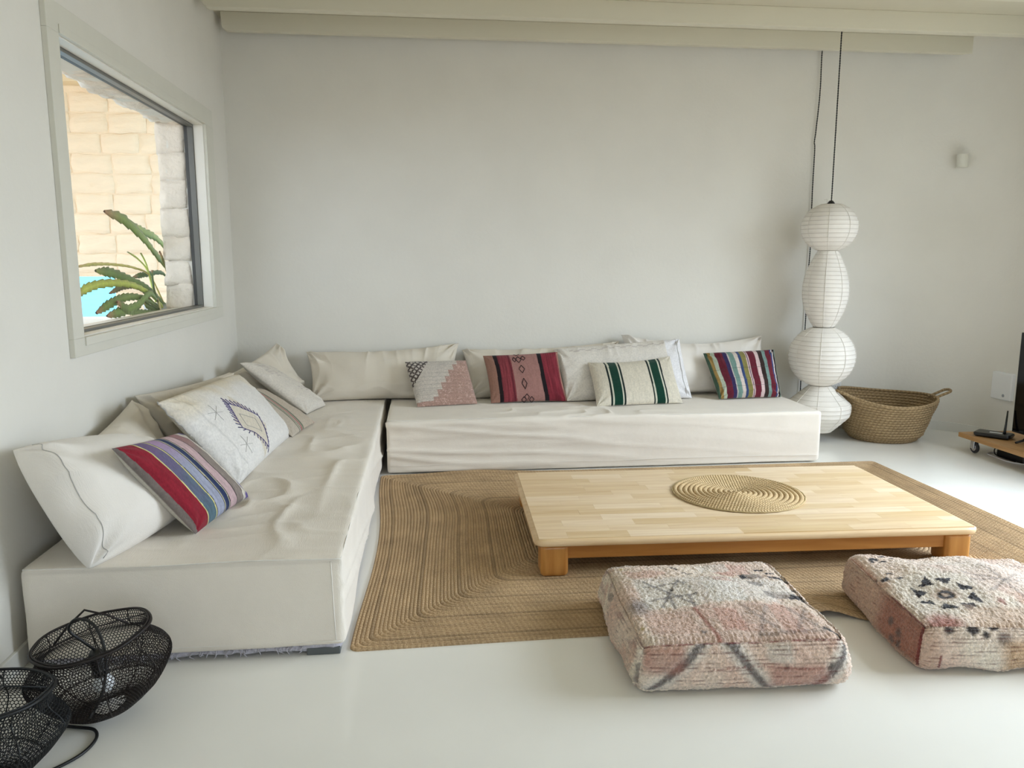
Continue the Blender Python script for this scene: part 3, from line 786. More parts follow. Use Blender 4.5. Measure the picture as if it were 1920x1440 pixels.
# --- white cushion with faint squares
def white8(u, v, p):
    cc = np.repeat(np.array([c(226, 218, 206)]), len(u), 0)
    for (cu, cv, w) in ((.28, .14, .06), (.42, .16, .06), (.26, .30, .06), (.40, .32, .06), (.72, .18, .04), (.62, .30, .04), (.56, .66, .05), (.70, .68, .05)):
        m_ = (np.maximum(np.abs(u-cu)/w, np.abs(v-cv)/(w*1.0)) < 1) & (np.sin(v*160) > -0.2)
        cc = np.where(m_[:, None], ca(204, 194, 186), cc)
    return cc*(1+0.03*vnoise(p, (60, 60, 1), 2))[:, None]
S8 = pillow('cushion', (-1.235, 5.36, 0.720), (-1.13, 5.70, 0.655), (-0.715, 5.63, SZ), (-0.800, 5.32, SZ), 0.13, M['cloth'], 'small white cushion with faint square motifs near the corner', 'white cushions', n=60, seed=11, wr=0.009, pat=white8, pinch=0.02)
# --- big white cushion with the purple diamond
def white5(u, v, p):
    cc = np.repeat(np.array([c(232, 228, 222)]), len(u), 0)
    t = sstep(0.35, 0.0, v+0.12*vnoise(p, 9, 3))[:, None]*0.8
    cc = cc*(1-t)+ca(226, 212, 184)*t
    m_ = np.abs(u-0.09-0.02*(v-.5)) < 0.006
    cc = np.where(m_[:, None], cc*0.86, cc)
    dd = np.maximum(np.abs((u-.385)*0.9-(v-.62)*.30)/.115, np.abs((u-.385)*0.75+(v-.62)*.42)/.165)
    tex = (np.sin(u*150)*np.sin(v*120) > 0)
    cc = np.where((dd < 0.95)[:, None], ca(222, 212, 194)*(1-0.07*tex[:, None]), cc)
    return cc*(1+0.03*vnoise(p, (40, 40, 1), 4))[:, None]
S5 = pillow('cushion', (-1.155, 3.475, 0.792), (-1.150, 4.80, 0.720), (-0.805, 4.61, SZ), (-0.868, 3.615, SZ), 0.20, M['cloth'], 'big white cushion embroidered with a purple barbed diamond', 'white cushions', n=84, seed=12, wr=0.013, pat=white5, pinch=0.025, back=0.45)
dia = [(.31, .33), (.53, .60), (.44, .93), (.25, .61), (.31, .33)]
q = MB()
for a, bb in zip(dia[:-1], dia[1:]):
    line_on(S5, [a, bb], 0.0022, '', None, join=q)
    nb = 9; dx, dy = bb[0]-a[0], bb[1]-a[1]
    for i in range(nb+1):
        t_ = i/nb; px, py = a[0]+dx*t_, a[1]+dy*t_
        ox, oy = px-.385, py-.62; l = math.hypot(ox, oy)
        line_on(S5, [(px, py), (px+0.022*ox/l-0.010, py+0.060*oy/l-0.022)], 0.0024, '', None, join=q)
stitch(S5, q, 'embroidered_diamond', M['purple'], 'purple embroidered diamond with barbs')
for (cu, cv) in ((.16, .35), (.18, .76)):
    q = MB()
    for a in (0.3, 1.6, 2.6):
        line_on(S5, [(cu-.05*math.cos(a), cv-.10*math.sin(a)), (cu+.05*math.cos(a), cv+.10*math.sin(a))], 0.0011, '', None, join=q)
    stitch(S5, q, 'pale_cross', M['greythread'])
q = MB()
inn = [(.33, .48), (.45, .61), (.42, .76), (.31, .62), (.33, .48)]
line_on(S5, inn, 0.0012, '', None, join=q)
stitch(S5, q, 'pale_diamond', M['greythread'])
edge_tube(S5, 'l', 0.0035, 'fringe', M['greythread'], 0.003)

# --- back daybed
pillow('cushion', (-0.900, 6.055, 0.712), (0.262, 6.055, 0.762), (0.22, 5.80, SZ), (-0.84, 5.80, SZ), 0.21, M['linen2'], 'long plain beige cushion on the back wall, nearest the corner', G, seed=14, wr=0.026, pinch=0.085, n=64, top_dip=0.05)
pillow('cushion', (0.285, 6.055, 0.712), (1.535, 6.055, 0.765), (1.50, 5.80, SZ), (0.32, 5.80, SZ), 0.21, M['linen2'], 'long plain beige cushion on the back wall behind the red kilim cushion', G, seed=15, wr=0.026, pinch=0.085, n=64, top_dip=0.04)
pillow('cushion', (1.550, 6.055, 0.815), (2.715, 6.055, 0.800), (2.68, 5.80, SZ), (1.58, 5.80, SZ), 0.21, M['linen3'], 'long plain pale cushion on the back wall at the lamp end', G, seed=16, wr=0.026, pinch=0.085, n=64, top_dip=0.12)

def pink(u, v, p):
    st = np.floor(v*7)/7
    spk = vnoise(p, 130, 2)+0.6*vnoise(p, 260, 4)
    cream = ca(206, 196, 184)*(1+0.14*spk)[:, None]
    pk = ca(182, 148, 134)*(1+0.16*spk)[:, None]+(spk > 0.55)[:, None]*0.12
    cc = np.where((u-0.82+st*0.62 > 0)[:, None] & (u > .12)[:, None], pk, cream)
    dk = (u/0.40+v/0.62) < 1
    lat = (np.abs(((u*1.2+v)*9) % 1-0.5) > .3) | (np.abs(((u*1.2-v)*9) % 1-0.5) > .3)
    cc = np.where((dk & lat & (spk > -0.6))[:, None], ca(74, 62, 56)*(1+0.3*spk)[:, None], cc)
    cc = np.where((v > .93)[:, None], pk, cc)
    rows = np.sin(v*150) > 0.93
    return np.where(rows[:, None], cc*0.8, cc)
Sp = pillow('cushion', (-0.150, 5.80, 0.655), (0.303, 5.80, 0.660), (0.372, 5.575, SZ), (-0.060, 5.49, SZ), 0.10, M['pile'], 'pink and cream knotted pile cushion with a dark lattice corner', 'woven cushions', n=110, seed=17, wr=0.003, pat=pink, pinch=0.015)
KR = [(.115, (152, 114, 98)), (.165, (34, 26, 28)), (.30, (132, 58, 64)), (.32, (100, 40, 48)), (.335, (128, 62, 66)), (.70, (160, 118, 110)), (.755, (30, 24, 27)), (.97, (128, 46, 56)), (1., (150, 110, 96))]
kr = stripes(KR, 0.006, 6, 0.07)
def redk(u, v, p):
    cc = kr(u, v, p)
    red = ((u > .165) & (u < .30)) | (u > .755)
    return np.where(red[:, None], cc*(1+0.38*vnoise(uv3(u*75, v*3), 1, 3))[:, None], cc)
Sr = pillow('cushion', (0.432, 5.83, 0.690), (1.000, 5.83, 0.712), (1.040, 5.60, SZ), (0.470, 5.575, SZ), 0.13, M['cloth'], 'red and rose kilim cushion with black diamond outlines', 'woven cushions', n=170, seed=18, wr=0.004, pat=redk, pinch=0.05)
q = MB()
def dmd(cu, cv, wu, wv):
    q = MB(); line_on(Sr, [(cu, cv-wv), (cu+wu, cv), (cu, cv+wv), (cu-wu, cv), (cu, cv-wv)], 0.0028, '', None, join=q); stitch(Sr, q, 'diamond_outline', M['blackthread'])
dmd(.44, .17, .038, .075); dmd(.385, .17, .026, .06); dmd(.505, .14, .030, .055); dmd(.46, .39, .038, .085); dmd(.46, .70, .034, .11); dmd(.47, .95, .03, .05); dmd(.43, .985, .03, .04); dmd(.53, .985, .03, .04)
line_on(Sr, [(.40, .015), (.43, .06), (.47, .01)], 0.0026, '', None, join=q)
stitch(Sr, q, 'black_stitch', M['blackthread'])

def white13(u, v, p):
    cc = np.repeat(np.array([c(228, 221, 210)]), len(u), 0)
    cc = np.where((u > .86)[:, None], ca(234, 231, 230), cc)
    zz_ = (np.abs(v-0.10-0.035*(np.floor(u*22) % 2)) < .012) & (u > .1) & (u < .85)
    cc = np.where(zz_[:, None], ca(206, 197, 188), cc)
    z2 = (np.abs((v*5+u*7) % 1-.5) < .07) & (u < .30) & (v > .2)
    cc = np.where(z2[:, None], cc*0.95, cc)
    return cc*(1+0.03*vnoise(p, (50, 50, 1), 14))[:, None]
Sw = pillow('cushion', (0.985, 5.93, 0.722), (1.985, 5.93, 0.790), (2.000, 5.635, SZ), (1.030, 5.60, SZ), 0.16, M['cloth'], 'big white embroidered cushion behind the green striped one', 'white cushions', n=70, seed=19, wr=0.016, pat=white13, pinch=0.03)
stitch(Sw, line_on(Sw, [(0.955, t) for t in np.linspace(0.02, 0.98, 20)], 0.003, '', None), 'seam', M['greythread'])
CR = (216, 207, 188); GD = (16, 58, 44); BK = (20, 34, 32)
KG = [(.165, CR), (.185, BK), (.205, (206, 204, 184)), (.30, GD), (.318, (206, 204, 184)), (.338, BK), (.66, CR), (.68, BK), (.70, (206, 204, 184)), (.795, GD), (.813, (206, 204, 184)), (.833, BK), (1., CR)]
Sg = pillow('cushion', (1.215, 5.735, 0.640), (1.850, 5.735, 0.680), (1.862, 5.435, SZ), (1.210, 5.375, SZ), 0.14, M['cloth'], 'cream cushion with two dark green stripe bands', 'woven cushions', n=170, seed=20, wr=0.004, pat=stripes(KG, 0.003, 7, 0.05), pinch=0.03, top_dip=0.07)
KM = [(.03, (70, 92, 76)), (.075, (150, 122, 70)), (.125, (172, 180, 160)), (.22, (98, 34, 46)), (.275, (54, 46, 84)), (.29, (190, 180, 170)), (.36, (112, 140, 130)), (.415, (206, 192, 180)), (.455, (56, 72, 112)), (.525, (132, 124, 72)),
      (.54, (206, 180, 176)), (.55, (70, 60, 90)), (.565, (206, 180, 176)), (.66, (100, 34, 46)), (.715, (208, 184, 180)), (.78, (54, 40, 36)), (.83, (118, 142, 134)), (.905, (102, 34, 46)), (.93, (60, 70, 116)), (.95, (206, 196, 190)), (.98, (44, 22, 26)), (1.0, (112, 136, 122))]
km = stripes(KM, 0.012, 8, 0.12)
def multi(u, v, p):
    cc = km(u, v, p)
    l = (np.abs(v-.42) < .008) | (np.abs(v-.80) < .006) | (np.abs(v-.64) < .004)
    return np.where(l[:, None], cc*0.6+0.02, cc)
Sm = pillow('cushion', (2.135, 5.80, 0.690), (2.705, 5.80, 0.712), (2.690, 5.60, SZ), (2.185, 5.56, SZ), 0.14, M['cloth'], 'cushion with maroon, teal and ochre upright stripes at the lamp end', 'woven cushions', n=180, seed=22, wr=0.012, pat=multi, pinch=0.025)

# ------------------------------------------------------------------ low table
tz = 0.177
table = empty('low_table', (1.515, 3.782, 0.008), -math.radians(1.75)); tag(table, 'low rectangular wooden table on the jute rug', 'table')
TLn, TWd = 2.07, 1.13
P, F, fid, V0, nr = rbox(TLn, TWd, 0.036, 0.0155, 0.012 if False else 0.03)
# plan corners rounded
def round_plan(P, hx, hy, r):
    Q = P.copy(); ax, ay = np.abs(P[:, 0]), np.abs(P[:, 1])
    m_ = (ax > hx-r) & (ay > hy-r)
    ex, ey = (ax-(hx-r)), (ay-(hy-r)); l = np.maximum(np.hypot(ex, ey), 1e-9); mx_ = np.maximum(ex, ey)
    f = np.where(m_, mx_/l, 1)
    Q[:, 0] = np.where(m_, np.sign(P[:, 0])*(hx-r+ex*f), P[:, 0]); Q[:, 1] = np.where(m_, np.sign(P[:, 1])*(hy-r+ey*f), P[:, 1])
    return Q
P = round_plan(P, TLn/2, TWd/2, 0.045); P[:, 2] += tz-0.038
ttop = npmesh('table_top', P, F, M['edge'], table)
# staves
hx, hy = TLn/2-0.022, TWd/2-0.020
rows = 14; rw = 2*hy/rows
mesh_cache = {}
for r in range(rows):
    x = -hx; first = True
    while x < hx-0.001:
        w = random.choice((0.28, 0.34, 0.40, 0.46, 0.52))
        if first: w *= random.uniform(0.3, 1); first = False
        w = round(min(w, hx-x), 3)
        if hx-(x+w) < 0.08: w = round(hx-x, 4)
        y = -hy+r*rw
        if w not in mesh_cache:
            q = MB(); q.box(-w/2+0.0002, w/2-0.0002, -rw/2+0.0002, rw/2-0.0002, -0.006, 0.0)
            me = bpy.data.meshes.new('stave'); me.from_pydata(q.v, [], q.f); me.materials.append(M['stave'])
            mesh_cache[w] = me
        o = bpy.data.objects.new('stave', mesh_cache[w]); COL.objects.link(o); o.parent = ttop
        o.location = (x+w/2, y+rw/2, tz+random.uniform(-0.00015, 0.00015)); x += w
for (sx, sy) in ((-1, -1), (1, -1), (1, 1), (-1, 1)):
    P, F, fid, V0, nr = rbox(0.125, 0.125, tz-0.038, 0.006, 0.008)
    P = round_plan(P, 0.0625, 0.0625, 0.022)
    zb = P[:, 2]; k = 1-0.10*np.clip((0.018-zb)/0.018, 0, 1)**2
    P[:, 0] *= k; P[:, 1] *= k
    P[:, 0] += sx*(TLn/2-0.0925); P[:, 1] += sy*(TWd/2-0.076)
    npmesh('leg', P, F, M['honeyz'], table)
for sy in (-1, 1):
    q = MB(); yv = sy*(TWd/2-0.046); q.box(-TLn/2+0.154, TLn/2-0.154, yv-0.012, yv+0.012, 0.076, tz-0.037); q.build('apron', M['honey'], table, bevel=0.003)
for sx in (-1, 1):
    q = MB(); xv = sx*(TLn/2-0.062); q.box(xv-0.012, xv+0.012, -TWd/2+0.138, TWd/2-0.138, 0.076, tz-0.037); q.build('apron', M['honey'], table, bevel=0.003)

# round woven mat: coils
V = []; Fq = []; UV = []
def coil(Rr, w, h, z0, seg, V, Fq, UV, center, off):
    prof = [(-w/2, 0), (-w*0.42, h*0.55), (-w*0.2, h*0.92), (0, h), (w*0.2, h*0.92), (w*0.42, h*0.55), (w/2, 0)]
    k = len(prof); base = len(V)
    for j in range(seg+1):
        a = 2*PI*j/seg
        wob = 1+0.006*math.sin(5*a+Rr*40)
        for i, (dr, zz_) in enumerate(prof):
            rr = max(0.0, Rr*wob+dr)
            V.append((center[0]+rr*math.cos(a), center[1]+rr*math.sin(a)*0.985, z0+zz_+0.0008*math.sin(a*3+Rr*60))); UV.append((Rr*a+off, i/(k-1)))
    for j in range(seg):
        for i in range(k-1):
            Fq.append((base+j*k+i, base+(j+1)*k+i, base+(j+1)*k+i+1, base+j*k+i+1))
mc = (1.625, 3.825)
nco = 13; cw = 0.335/nco
for i in range(nco):
    coil((i+0.5)*cw, cw*1.02, 0.011, tz+0.0092, 40+i*10, V, Fq, UV, mc, i*0.37)
o = npmesh('woven_mat', np.array(V), Fq, M['raffia'], None, uv=np.array(UV), loc=(mc[0], mc[1], tz+0.008))
tag(o, 'round coiled straw mat lying on the low table', 'mat')
q = MB(); q.tube([(mc[0]+(0.337+0.0015*math.sin(a*31))*math.cos(a), mc[1]+(0.332+0.0015*math.sin(a*27))*math.sin(a), tz+0.0135) for a in np.linspace(0, 2*PI, 200, endpoint=False)], 0.0036, 6, closed=True)
e = q.build('rim', M['straw'], o, smooth=True); e.matrix_parent_inverse = Matrix.Translation((-mc[0], -mc[1], -tz-0.008))

# ------------------------------------------------------------------ jute rug
def rug():
    x0, x1, y0, y1 = -0.265, 3.125, 2.685, 5.03
    w = 0.0150; V = []; Fq = []; UV = []; CO = []
    nr_ = int((y1-y0)/2/w)
    prof = [(0.0, 0.0), (0.14, 0.0055), (0.5, 0.008), (0.86, 0.0055), (1.0, 0.0)]
    prof = [(0.0, 0.0032), (0.2, 0.0064), (0.5, 0.0078), (0.8, 0.0064), (1.0, 0.0032)]
    def ring(k):
        d0 = k*w; hx_, hy_ = (x1-x0)/2-d0, max((y1-y0)/2-d0, 0.0005)
        rad = min(0.035+0.09*(k/nr_)**0.8, hy_*0.98)
        pts = []
        NX, NY, NA = 74, 52, 9
        cs = ((1, -1, -PI/2, NY), (1, 1, 0, NX), (-1, 1, PI/2, NY), (-1, -1, PI, NX))
        for ci, (sx, sy, a0, m_) in enumerate(cs):
            ccx, ccy = sx*(hx_-rad), sy*(hy_-rad)
            for t in np.linspace(0, PI/2, NA): pts.append((ccx+rad*math.cos(a0+t), ccy+rad*math.sin(a0+t)))
            nx_ = cs[(ci+1) % 4]; ex, ey = nx_[0]*(hx_-rad), nx_[1]*(hy_-rad); a1 = a0+PI/2
            p0 = pts[-1]; p1 = (ex+rad*math.cos(a1), ey+rad*math.sin(a1))
            for s_ in range(1, m_): pts.append((p0[0]+(p1[0]-p0[0])*s_/m_, p0[1]+(p1[1]-p0[1])*s_/m_))
        return np.array(pts)
    R_ = [ring(k) for k in range(nr_+1)]; n_ = len(R_[0])
    for k in range(nr_):
        base = len(V); A_, B_ = R_[k], R_[k+1]
        tone = 1.0+0.05*math.sin(k*2.3)+random.uniform(-0.12, 0.12); fl = 1-0.85*float(sstep(.55, .8, np.array(k/nr_)))
        if k % 11 == 4: tone *= 0.74
        if k % 13 == 7: tone *= 1.15
        arc = 0.0
        for i in range(n_+1):
            p, p2 = A_[i % n_], B_[i % n_]
            if i: arc += float(np.hypot(*(p-A_[(i-1) % n_])))
            for j, (t, h) in enumerate(prof):
                e = p*(1-t)+p2*t
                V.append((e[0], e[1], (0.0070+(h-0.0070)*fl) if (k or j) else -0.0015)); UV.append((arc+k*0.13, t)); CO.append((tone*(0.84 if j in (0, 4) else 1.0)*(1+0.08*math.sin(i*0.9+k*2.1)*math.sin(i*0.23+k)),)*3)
        for i in range(n_):
            for j in range(4):
                a = base+i*5+j; Fq.append((a, a+1, a+6, a+5))
    V = np.array(V); CO = np.array(CO)
    x, y, z = V.T
    cxr, cyr = (x0+x1)/2, (y0+y1)/2
    X, Y = x+cxr, y+cyr
    # wander of the braids: waves of a rug that never lay quite flat
    el = np.exp(-((X-x0)/0.75)**2); ef = np.exp(-((Y-y0)/0.35)**2); eb = np.exp(-((Y-y1)/0.25)**2)
    Xn = X + el*(0.020*np.sin((Y-3.2)*2.6)-0.010) + 0.06*el*np.exp(-((Y-4.3)/0.45)**2)*(1-np.exp(-((X-x0)/0.22)**2)) + 0.012*vnoise(np.stack([X, Y, z*0], 1), 1.5, 3)
    Yn = Y + ef*(0.012*np.sin(X*2.0)+0.008) + eb*0.035*np.exp(-((X-0.33)/0.30)**2)
    Zn = z + 0.004*np.clip(vnoise(np.stack([X, Y, z*0], 1), 2.2, 5), 0, 1)
    lift = 0.030*np.exp(-((X-1.56)/0.11)**2)*np.exp(-((Y-y0)/0.16)**2)
    Yn = Yn + 0.07*np.exp(-((X-1.56)/0.14)**2)*np.exp(-((Y-y0)/0.25)**2)
    Zn = Zn + lift + 0.012*np.exp(-((X-0.33)/0.25)**2)*eb
    under = (Yn > 5.02) 
    Yn = np.where(under & (np.abs(X-0.33) > .6), np.minimum(Yn, 5.04), Yn)
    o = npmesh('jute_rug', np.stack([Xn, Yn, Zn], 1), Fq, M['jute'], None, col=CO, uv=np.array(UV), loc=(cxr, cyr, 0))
    tag(o, 'large rectangular braided jute rug under the low table', 'rug')
rug()

# ------------------------------------------------------------------ floor cushions (poufs)
def seg_d(u, v, a, b):
    ax, ay = a; bx, by = b; dx, dy = bx-ax, by-ay; l = dx*dx+dy*dy
    t = np.clip(((u-ax)*dx+(v-ay)*dy)/l, 0, 1); return np.hypot(u-ax-dx*t, v-ay-dy*t)
def pouf(label, cx, cy, rz, dx, dy, dz, painter, seed):
    P, F, fid, V0, nr = rbox(dx, dy, dz, 0.055, 0.0042)
    hx, hy, hz = dx/2, dy/2, dz/2
    u = (V0[:, 0]+hx)/dx; v = (hy-V0[:, 1])/dy; w = (hz-V0[:, 2])/dz      # v: 0 back, 1 front; w: 0 top, 1 bottom
    # soft cushion: bulging sides, sagging crown, pinched corners
    q = P.copy()
    s = P[:, 2]/dz
    bulge = 1.015+0.040*np.sin(PI*np.clip(s, 0, 1)**0.7)-0.045*np.clip(s, 0, 1)
    q[:, 0] *= bulge; q[:, 1] *= bulge
    crown = 0.030*(1-(2*u-1)**2)*(1-(2*v-1)**2)
    q[:, 2] += np.where(fid == 0, crown-0.012, -0.0)*np.clip(s*2-1, 0, 1)
    q = q + nr*(0.017*fbm(np.stack([V0[:, 0], V0[:, 1], V0[:, 2]], 1), 5.0, seed, 2))[:, None]
    # pile: tufts in rows
    rowdir = np.where(fid == 0, V0[:, 0], np.where((fid == 2) | (fid == 3), V0[:, 2], V0[:, 2]))
    tuft = vnoise(V0, 120, seed+2)*0.55+vnoise(V0, 215, seed+4)*0.45
    rows_ = np.where((fid == 0), np.sin(V0[:, 0]*2*PI/0.016+1.2*vnoise(V0, 9, seed+6)*2), np.sin(V0[:, 2]*2*PI/0.014+2*vnoise(V0, 9, seed+6)))
    ed = np.where(fid == 0, np.maximum(np.abs(2*u-1), np.abs(2*v-1)), 1.0)
    ra = np.where(fid == 0, 0.0002+0.0012*sstep(.7, .98, ed), 0.0022)
    q = q + nr*(0.0055*tuft+ra*rows_)[:, None]
    q[:, 2] = np.maximum(q[:, 2], 0.003+0.004*(1+tuft)*(s < .05))
    col = painter(u, v, w, fid, V0, tuft, rows_)
    q[:, 2] -= q[:, 2].min()
    ca_, sa_ = math.cos(rz), math.sin(rz)
    o = npmesh('floor_pouf', q, F, M['pile'], None, col=col)
    o.location = (cx, cy, 0.0); o.rotation_euler = (0, 0, rz)
    tag(o, label, 'pouf', 'square wool poufs')
    return o
CREAM, PINK, ROSE, GREY, BLACK, REDL = ca(236, 222, 202), ca(222, 190, 170), ca(200, 144, 122), ca(112, 104, 100), ca(36, 32, 33), ca(128, 50, 48)
def lay(cc, m_, col, a=1.0): 
    m_ = (np.clip(m_, 0, 1)*a)[:, None]; return cc*(1-m_)+col*m_
def soft(x, e=0.01): return sstep(e, -e, x)
def common(u, v, w, fid, V0, tuft, rows_, seed):
    nz = fbm(V0, 6, seed, 3); t = np.clip(0.5+0.55*nz, 0, 1)[:, None]
    cc = CREAM*(1-t)+PINK*t
    nz2 = fbm(V0, 11, seed+9, 2); cc = lay(cc, sstep(.35, .8, nz2), ROSE, .45)
    return cc
def finishc(cc, tuft, rows_, fid, V0, seed):
    lowp = vnoise(V0, 45, seed+31)
    cc = cc*(1+0.24*tuft+0.16*vnoise(V0, 230, seed+33))[:, None]
    gap = np.clip(-rows_-0.72, 0, 1)/0.28*np.where(fid == 0, 0.22, 0.75)*np.clip(0.5+lowp, 0, 1)
    return lay(cc, gap, ca(104, 54, 48), 0.9)
def paint1(u, v, w, fid, V0, tuft, rows_):
    cc = common(u, v, w, fid, V0, tuft, rows_, 3)
    j = 0.012*tuft; U, Vv = u+j, v+0.012*vnoise(V0, 70, 77)
    T = (fid == 0)*1.0
    # pale middle band and front pink band
    cc = lay(cc, T*soft(np.abs(Vv-.46)-.17, .03)*soft(np.abs(U-.47)-.36, .02), ca(222, 212, 200), .75)
    cc = lay(cc, T*soft(.66-Vv, .02)*soft(np.abs(U-.5)-.4, .03), ca(202, 166, 150), .55)
    cc = lay(cc, T*soft(np.abs(U-.72)-.1, .02)*soft(np.abs(Vv-.16)-.08, .02), ca(206, 150, 134), .5)
    for (a, b, ww, hh, cl, al) in ((.26, .50, .14, .15, (232, 222, 208), .7), (.62, .12, .09, .06, (230, 218, 204), .7), (.56, .52, .10, .12, (234, 226, 214), .7), (.50, .80, .06, .10, (196, 142, 122), .55), (.20, .80, .12, .10, (214, 176, 156), .5), (.78, .80, .05, .14, (196, 146, 126), .5), (.60, .34, .05, .05, (206, 160, 142), .5)):
        cc = lay(cc, T*soft(np.maximum(np.abs(U-a)/ww, np.abs(Vv-b)/hh)-1, .06), ca(*cl), al)
    # eight pointed grey star, left of the middle
    for a, b in (((.16, .40), (.38, .38)), ((.15, .56), (.40, .54)), ((.17, .34), (.36, .64)), ((.36, .34), (.20, .64)), ((.26, .50), (.26, .66)), ((.36, .54), (.36, .66))):
        cc = lay(cc, T*soft(seg_d(U, Vv, a, b)-.007, .008), GREY, .85)
    cc = lay(cc, T*soft(np.hypot(U-.29, Vv-.47)-.012, .006), BLACK, .9)
    for p in ((.36, .36), (.37, .40), (.39, .46), (.40, .54)): cc = lay(cc, T*soft(np.hypot(U-p[0], Vv-p[1])-.010, .006), BLACK, .75)
    for p in ((.40, .14), (.43, .21), (.46, .22), (.385, .11)): cc = lay(cc, T*soft(np.maximum(np.abs(U-p[0])/1.4, np.abs(Vv-p[1]))-.010, .005), BLACK, .85)
    # stepped black and grey mark on the right
    for (a, b, ww, hh, cl) in ((.885, .16, .026, .012, BLACK), (.925, .22, .026, .012, BLACK), (.94, .29, .05, .014, BLACK), (.985, .31, .035, .018, BLACK), (.75, .27, .018, .03, BLACK), (.81, .27, .045, .035, GREY), (.79, .38, .05, .03, GREY), (.86, .52, .08, .045, GREY),
                           (.965, .52, .045, .03, BLACK), (1.0, .53, .03, .05, BLACK), (.985, .42, .02, .02, BLACK), (.93, .56, .03, .012, BLACK)):
        cc = lay(cc, T*soft(np.maximum(np.abs(U-a)/ww, np.abs(Vv-b)/hh)-1, .12), cl, 1.0 if cl is BLACK else .65)
    cc = lay(cc, T*soft(np.maximum(np.abs(U-.89)/.07, np.abs(Vv-.41)/.09)-1, .2), ca(230, 220, 208), .75)
    for a, b in (((.60, .66), (.72, .94)), ((.72, .68), (.60, .94)), ((.84, .68), (.92, .92)), ((.80, .90), (.92, .70)), ((.60, .94), (.92, .93))):
        cc = lay(cc, T*soft(seg_d(U, Vv, a, b)-.009, .012), GREY, .5)
    cc = lay(cc, T*soft(seg_d(U, Vv, (.355, .68), (.395, .98))-.010, .008), ca(160, 100, 80), .9)
    cc = lay(cc, T*soft(np.hypot(U-.335, Vv-.90)-.014, .008), GREY*0.6, .8)
    for p in ((.10, .09), (.05, .83)): cc = lay(cc, T*soft(np.hypot(U-p[0], Vv-p[1])-.014, .01), ca(196, 178, 96), .6)
    cc = lay(cc, T*soft(np.hypot((U-.08)/1, (Vv-.62)/1.6)-.05, .04), ca(110, 106, 108), .7)
    cc = lay(cc, T*soft(seg_d(U, Vv, (.93, .90), (1.0, .96))-.013, .006), BLACK, .95)
    # front: rust line along the edge, grey chevrons, pink fields
    Fm = (fid == 2)*1.0
    ws = w+0.04*tuft
    cc = lay(cc, Fm*soft(np.abs(ws-.10)-.10, .05)*soft(U-.35, .1), ROSE, .5)
    for a, b in (((.31, .02), (.06, 1.0)), ((.42, .02), (.62, 1.0)), ((1.0, .15), (.80, .95))):
        d = seg_d(U, ws*0.28, (a[0], a[1]*.28), (b[0], b[1]*.28))
        cc = lay(cc, Fm*soft(d-.045, .02), ca(222, 212, 198), .8); cc = lay(cc, Fm*soft(d-.017, .010), GREY*0.75, .85)
    cc = lay(cc, Fm*soft(np.abs(U-.12)-.10, .03)*soft(np.abs(ws-.35)-.22, .1), ca(170, 104, 88), .55)
    cc = lay(cc, Fm*soft(np.abs(U-.74)-.13, .03)*soft(np.abs(ws-.68)-.22, .1), ca(172, 110, 96), .6)
    cc = lay(cc, Fm*soft(np.abs(U-.66)-.06, .02)*soft(np.abs(ws-.25)-.16, .06), ca(222, 212, 198), .7)
    cc = lay(cc, Fm*soft(np.abs(U-.82)-.04, .02)*soft(np.abs(ws-.42)-.2, .08)*0, BLACK)
    for p in ((.875, .52), (.89, .48), (.80, .93), (.68, .50), (.45, .04), (.47, .12)): cc = lay(cc, Fm*soft(np.hypot(U-p[0], (ws-p[1])*.28)-.012, .008), BLACK, .7)
    edge = (np.abs(V0[:, 2]-(V0[:, 2].max()-0.004)) < .0075)
    ln = ((fid == 2) & (w < .055) & (w > .0)) | ((fid == 0) & (v > .985))
    cc = lay(cc, ln*(0.55+0.45*np.sin(U*60+3*tuft)), REDL, .85)
    cc = lay(cc, Fm*soft(np.abs(ws-.5-0.03*np.sin(U*9))-.012, .01)*soft(.3-U, .05)*soft(U-.85, .05), REDL, .6)
    L_ = (fid == 4)*1.0
    cc = lay(cc, L_*sstep(.1, .6, fbm(V0, (8, 12, 30), 91, 2)), REDL, .45); cc = lay(cc, L_*sstep(.45, .8, fbm(V0, (8, 9, 20), 97, 2)), GREY*0.5, .6)
    return finishc(cc, tuft, rows_, fid, V0, 3)
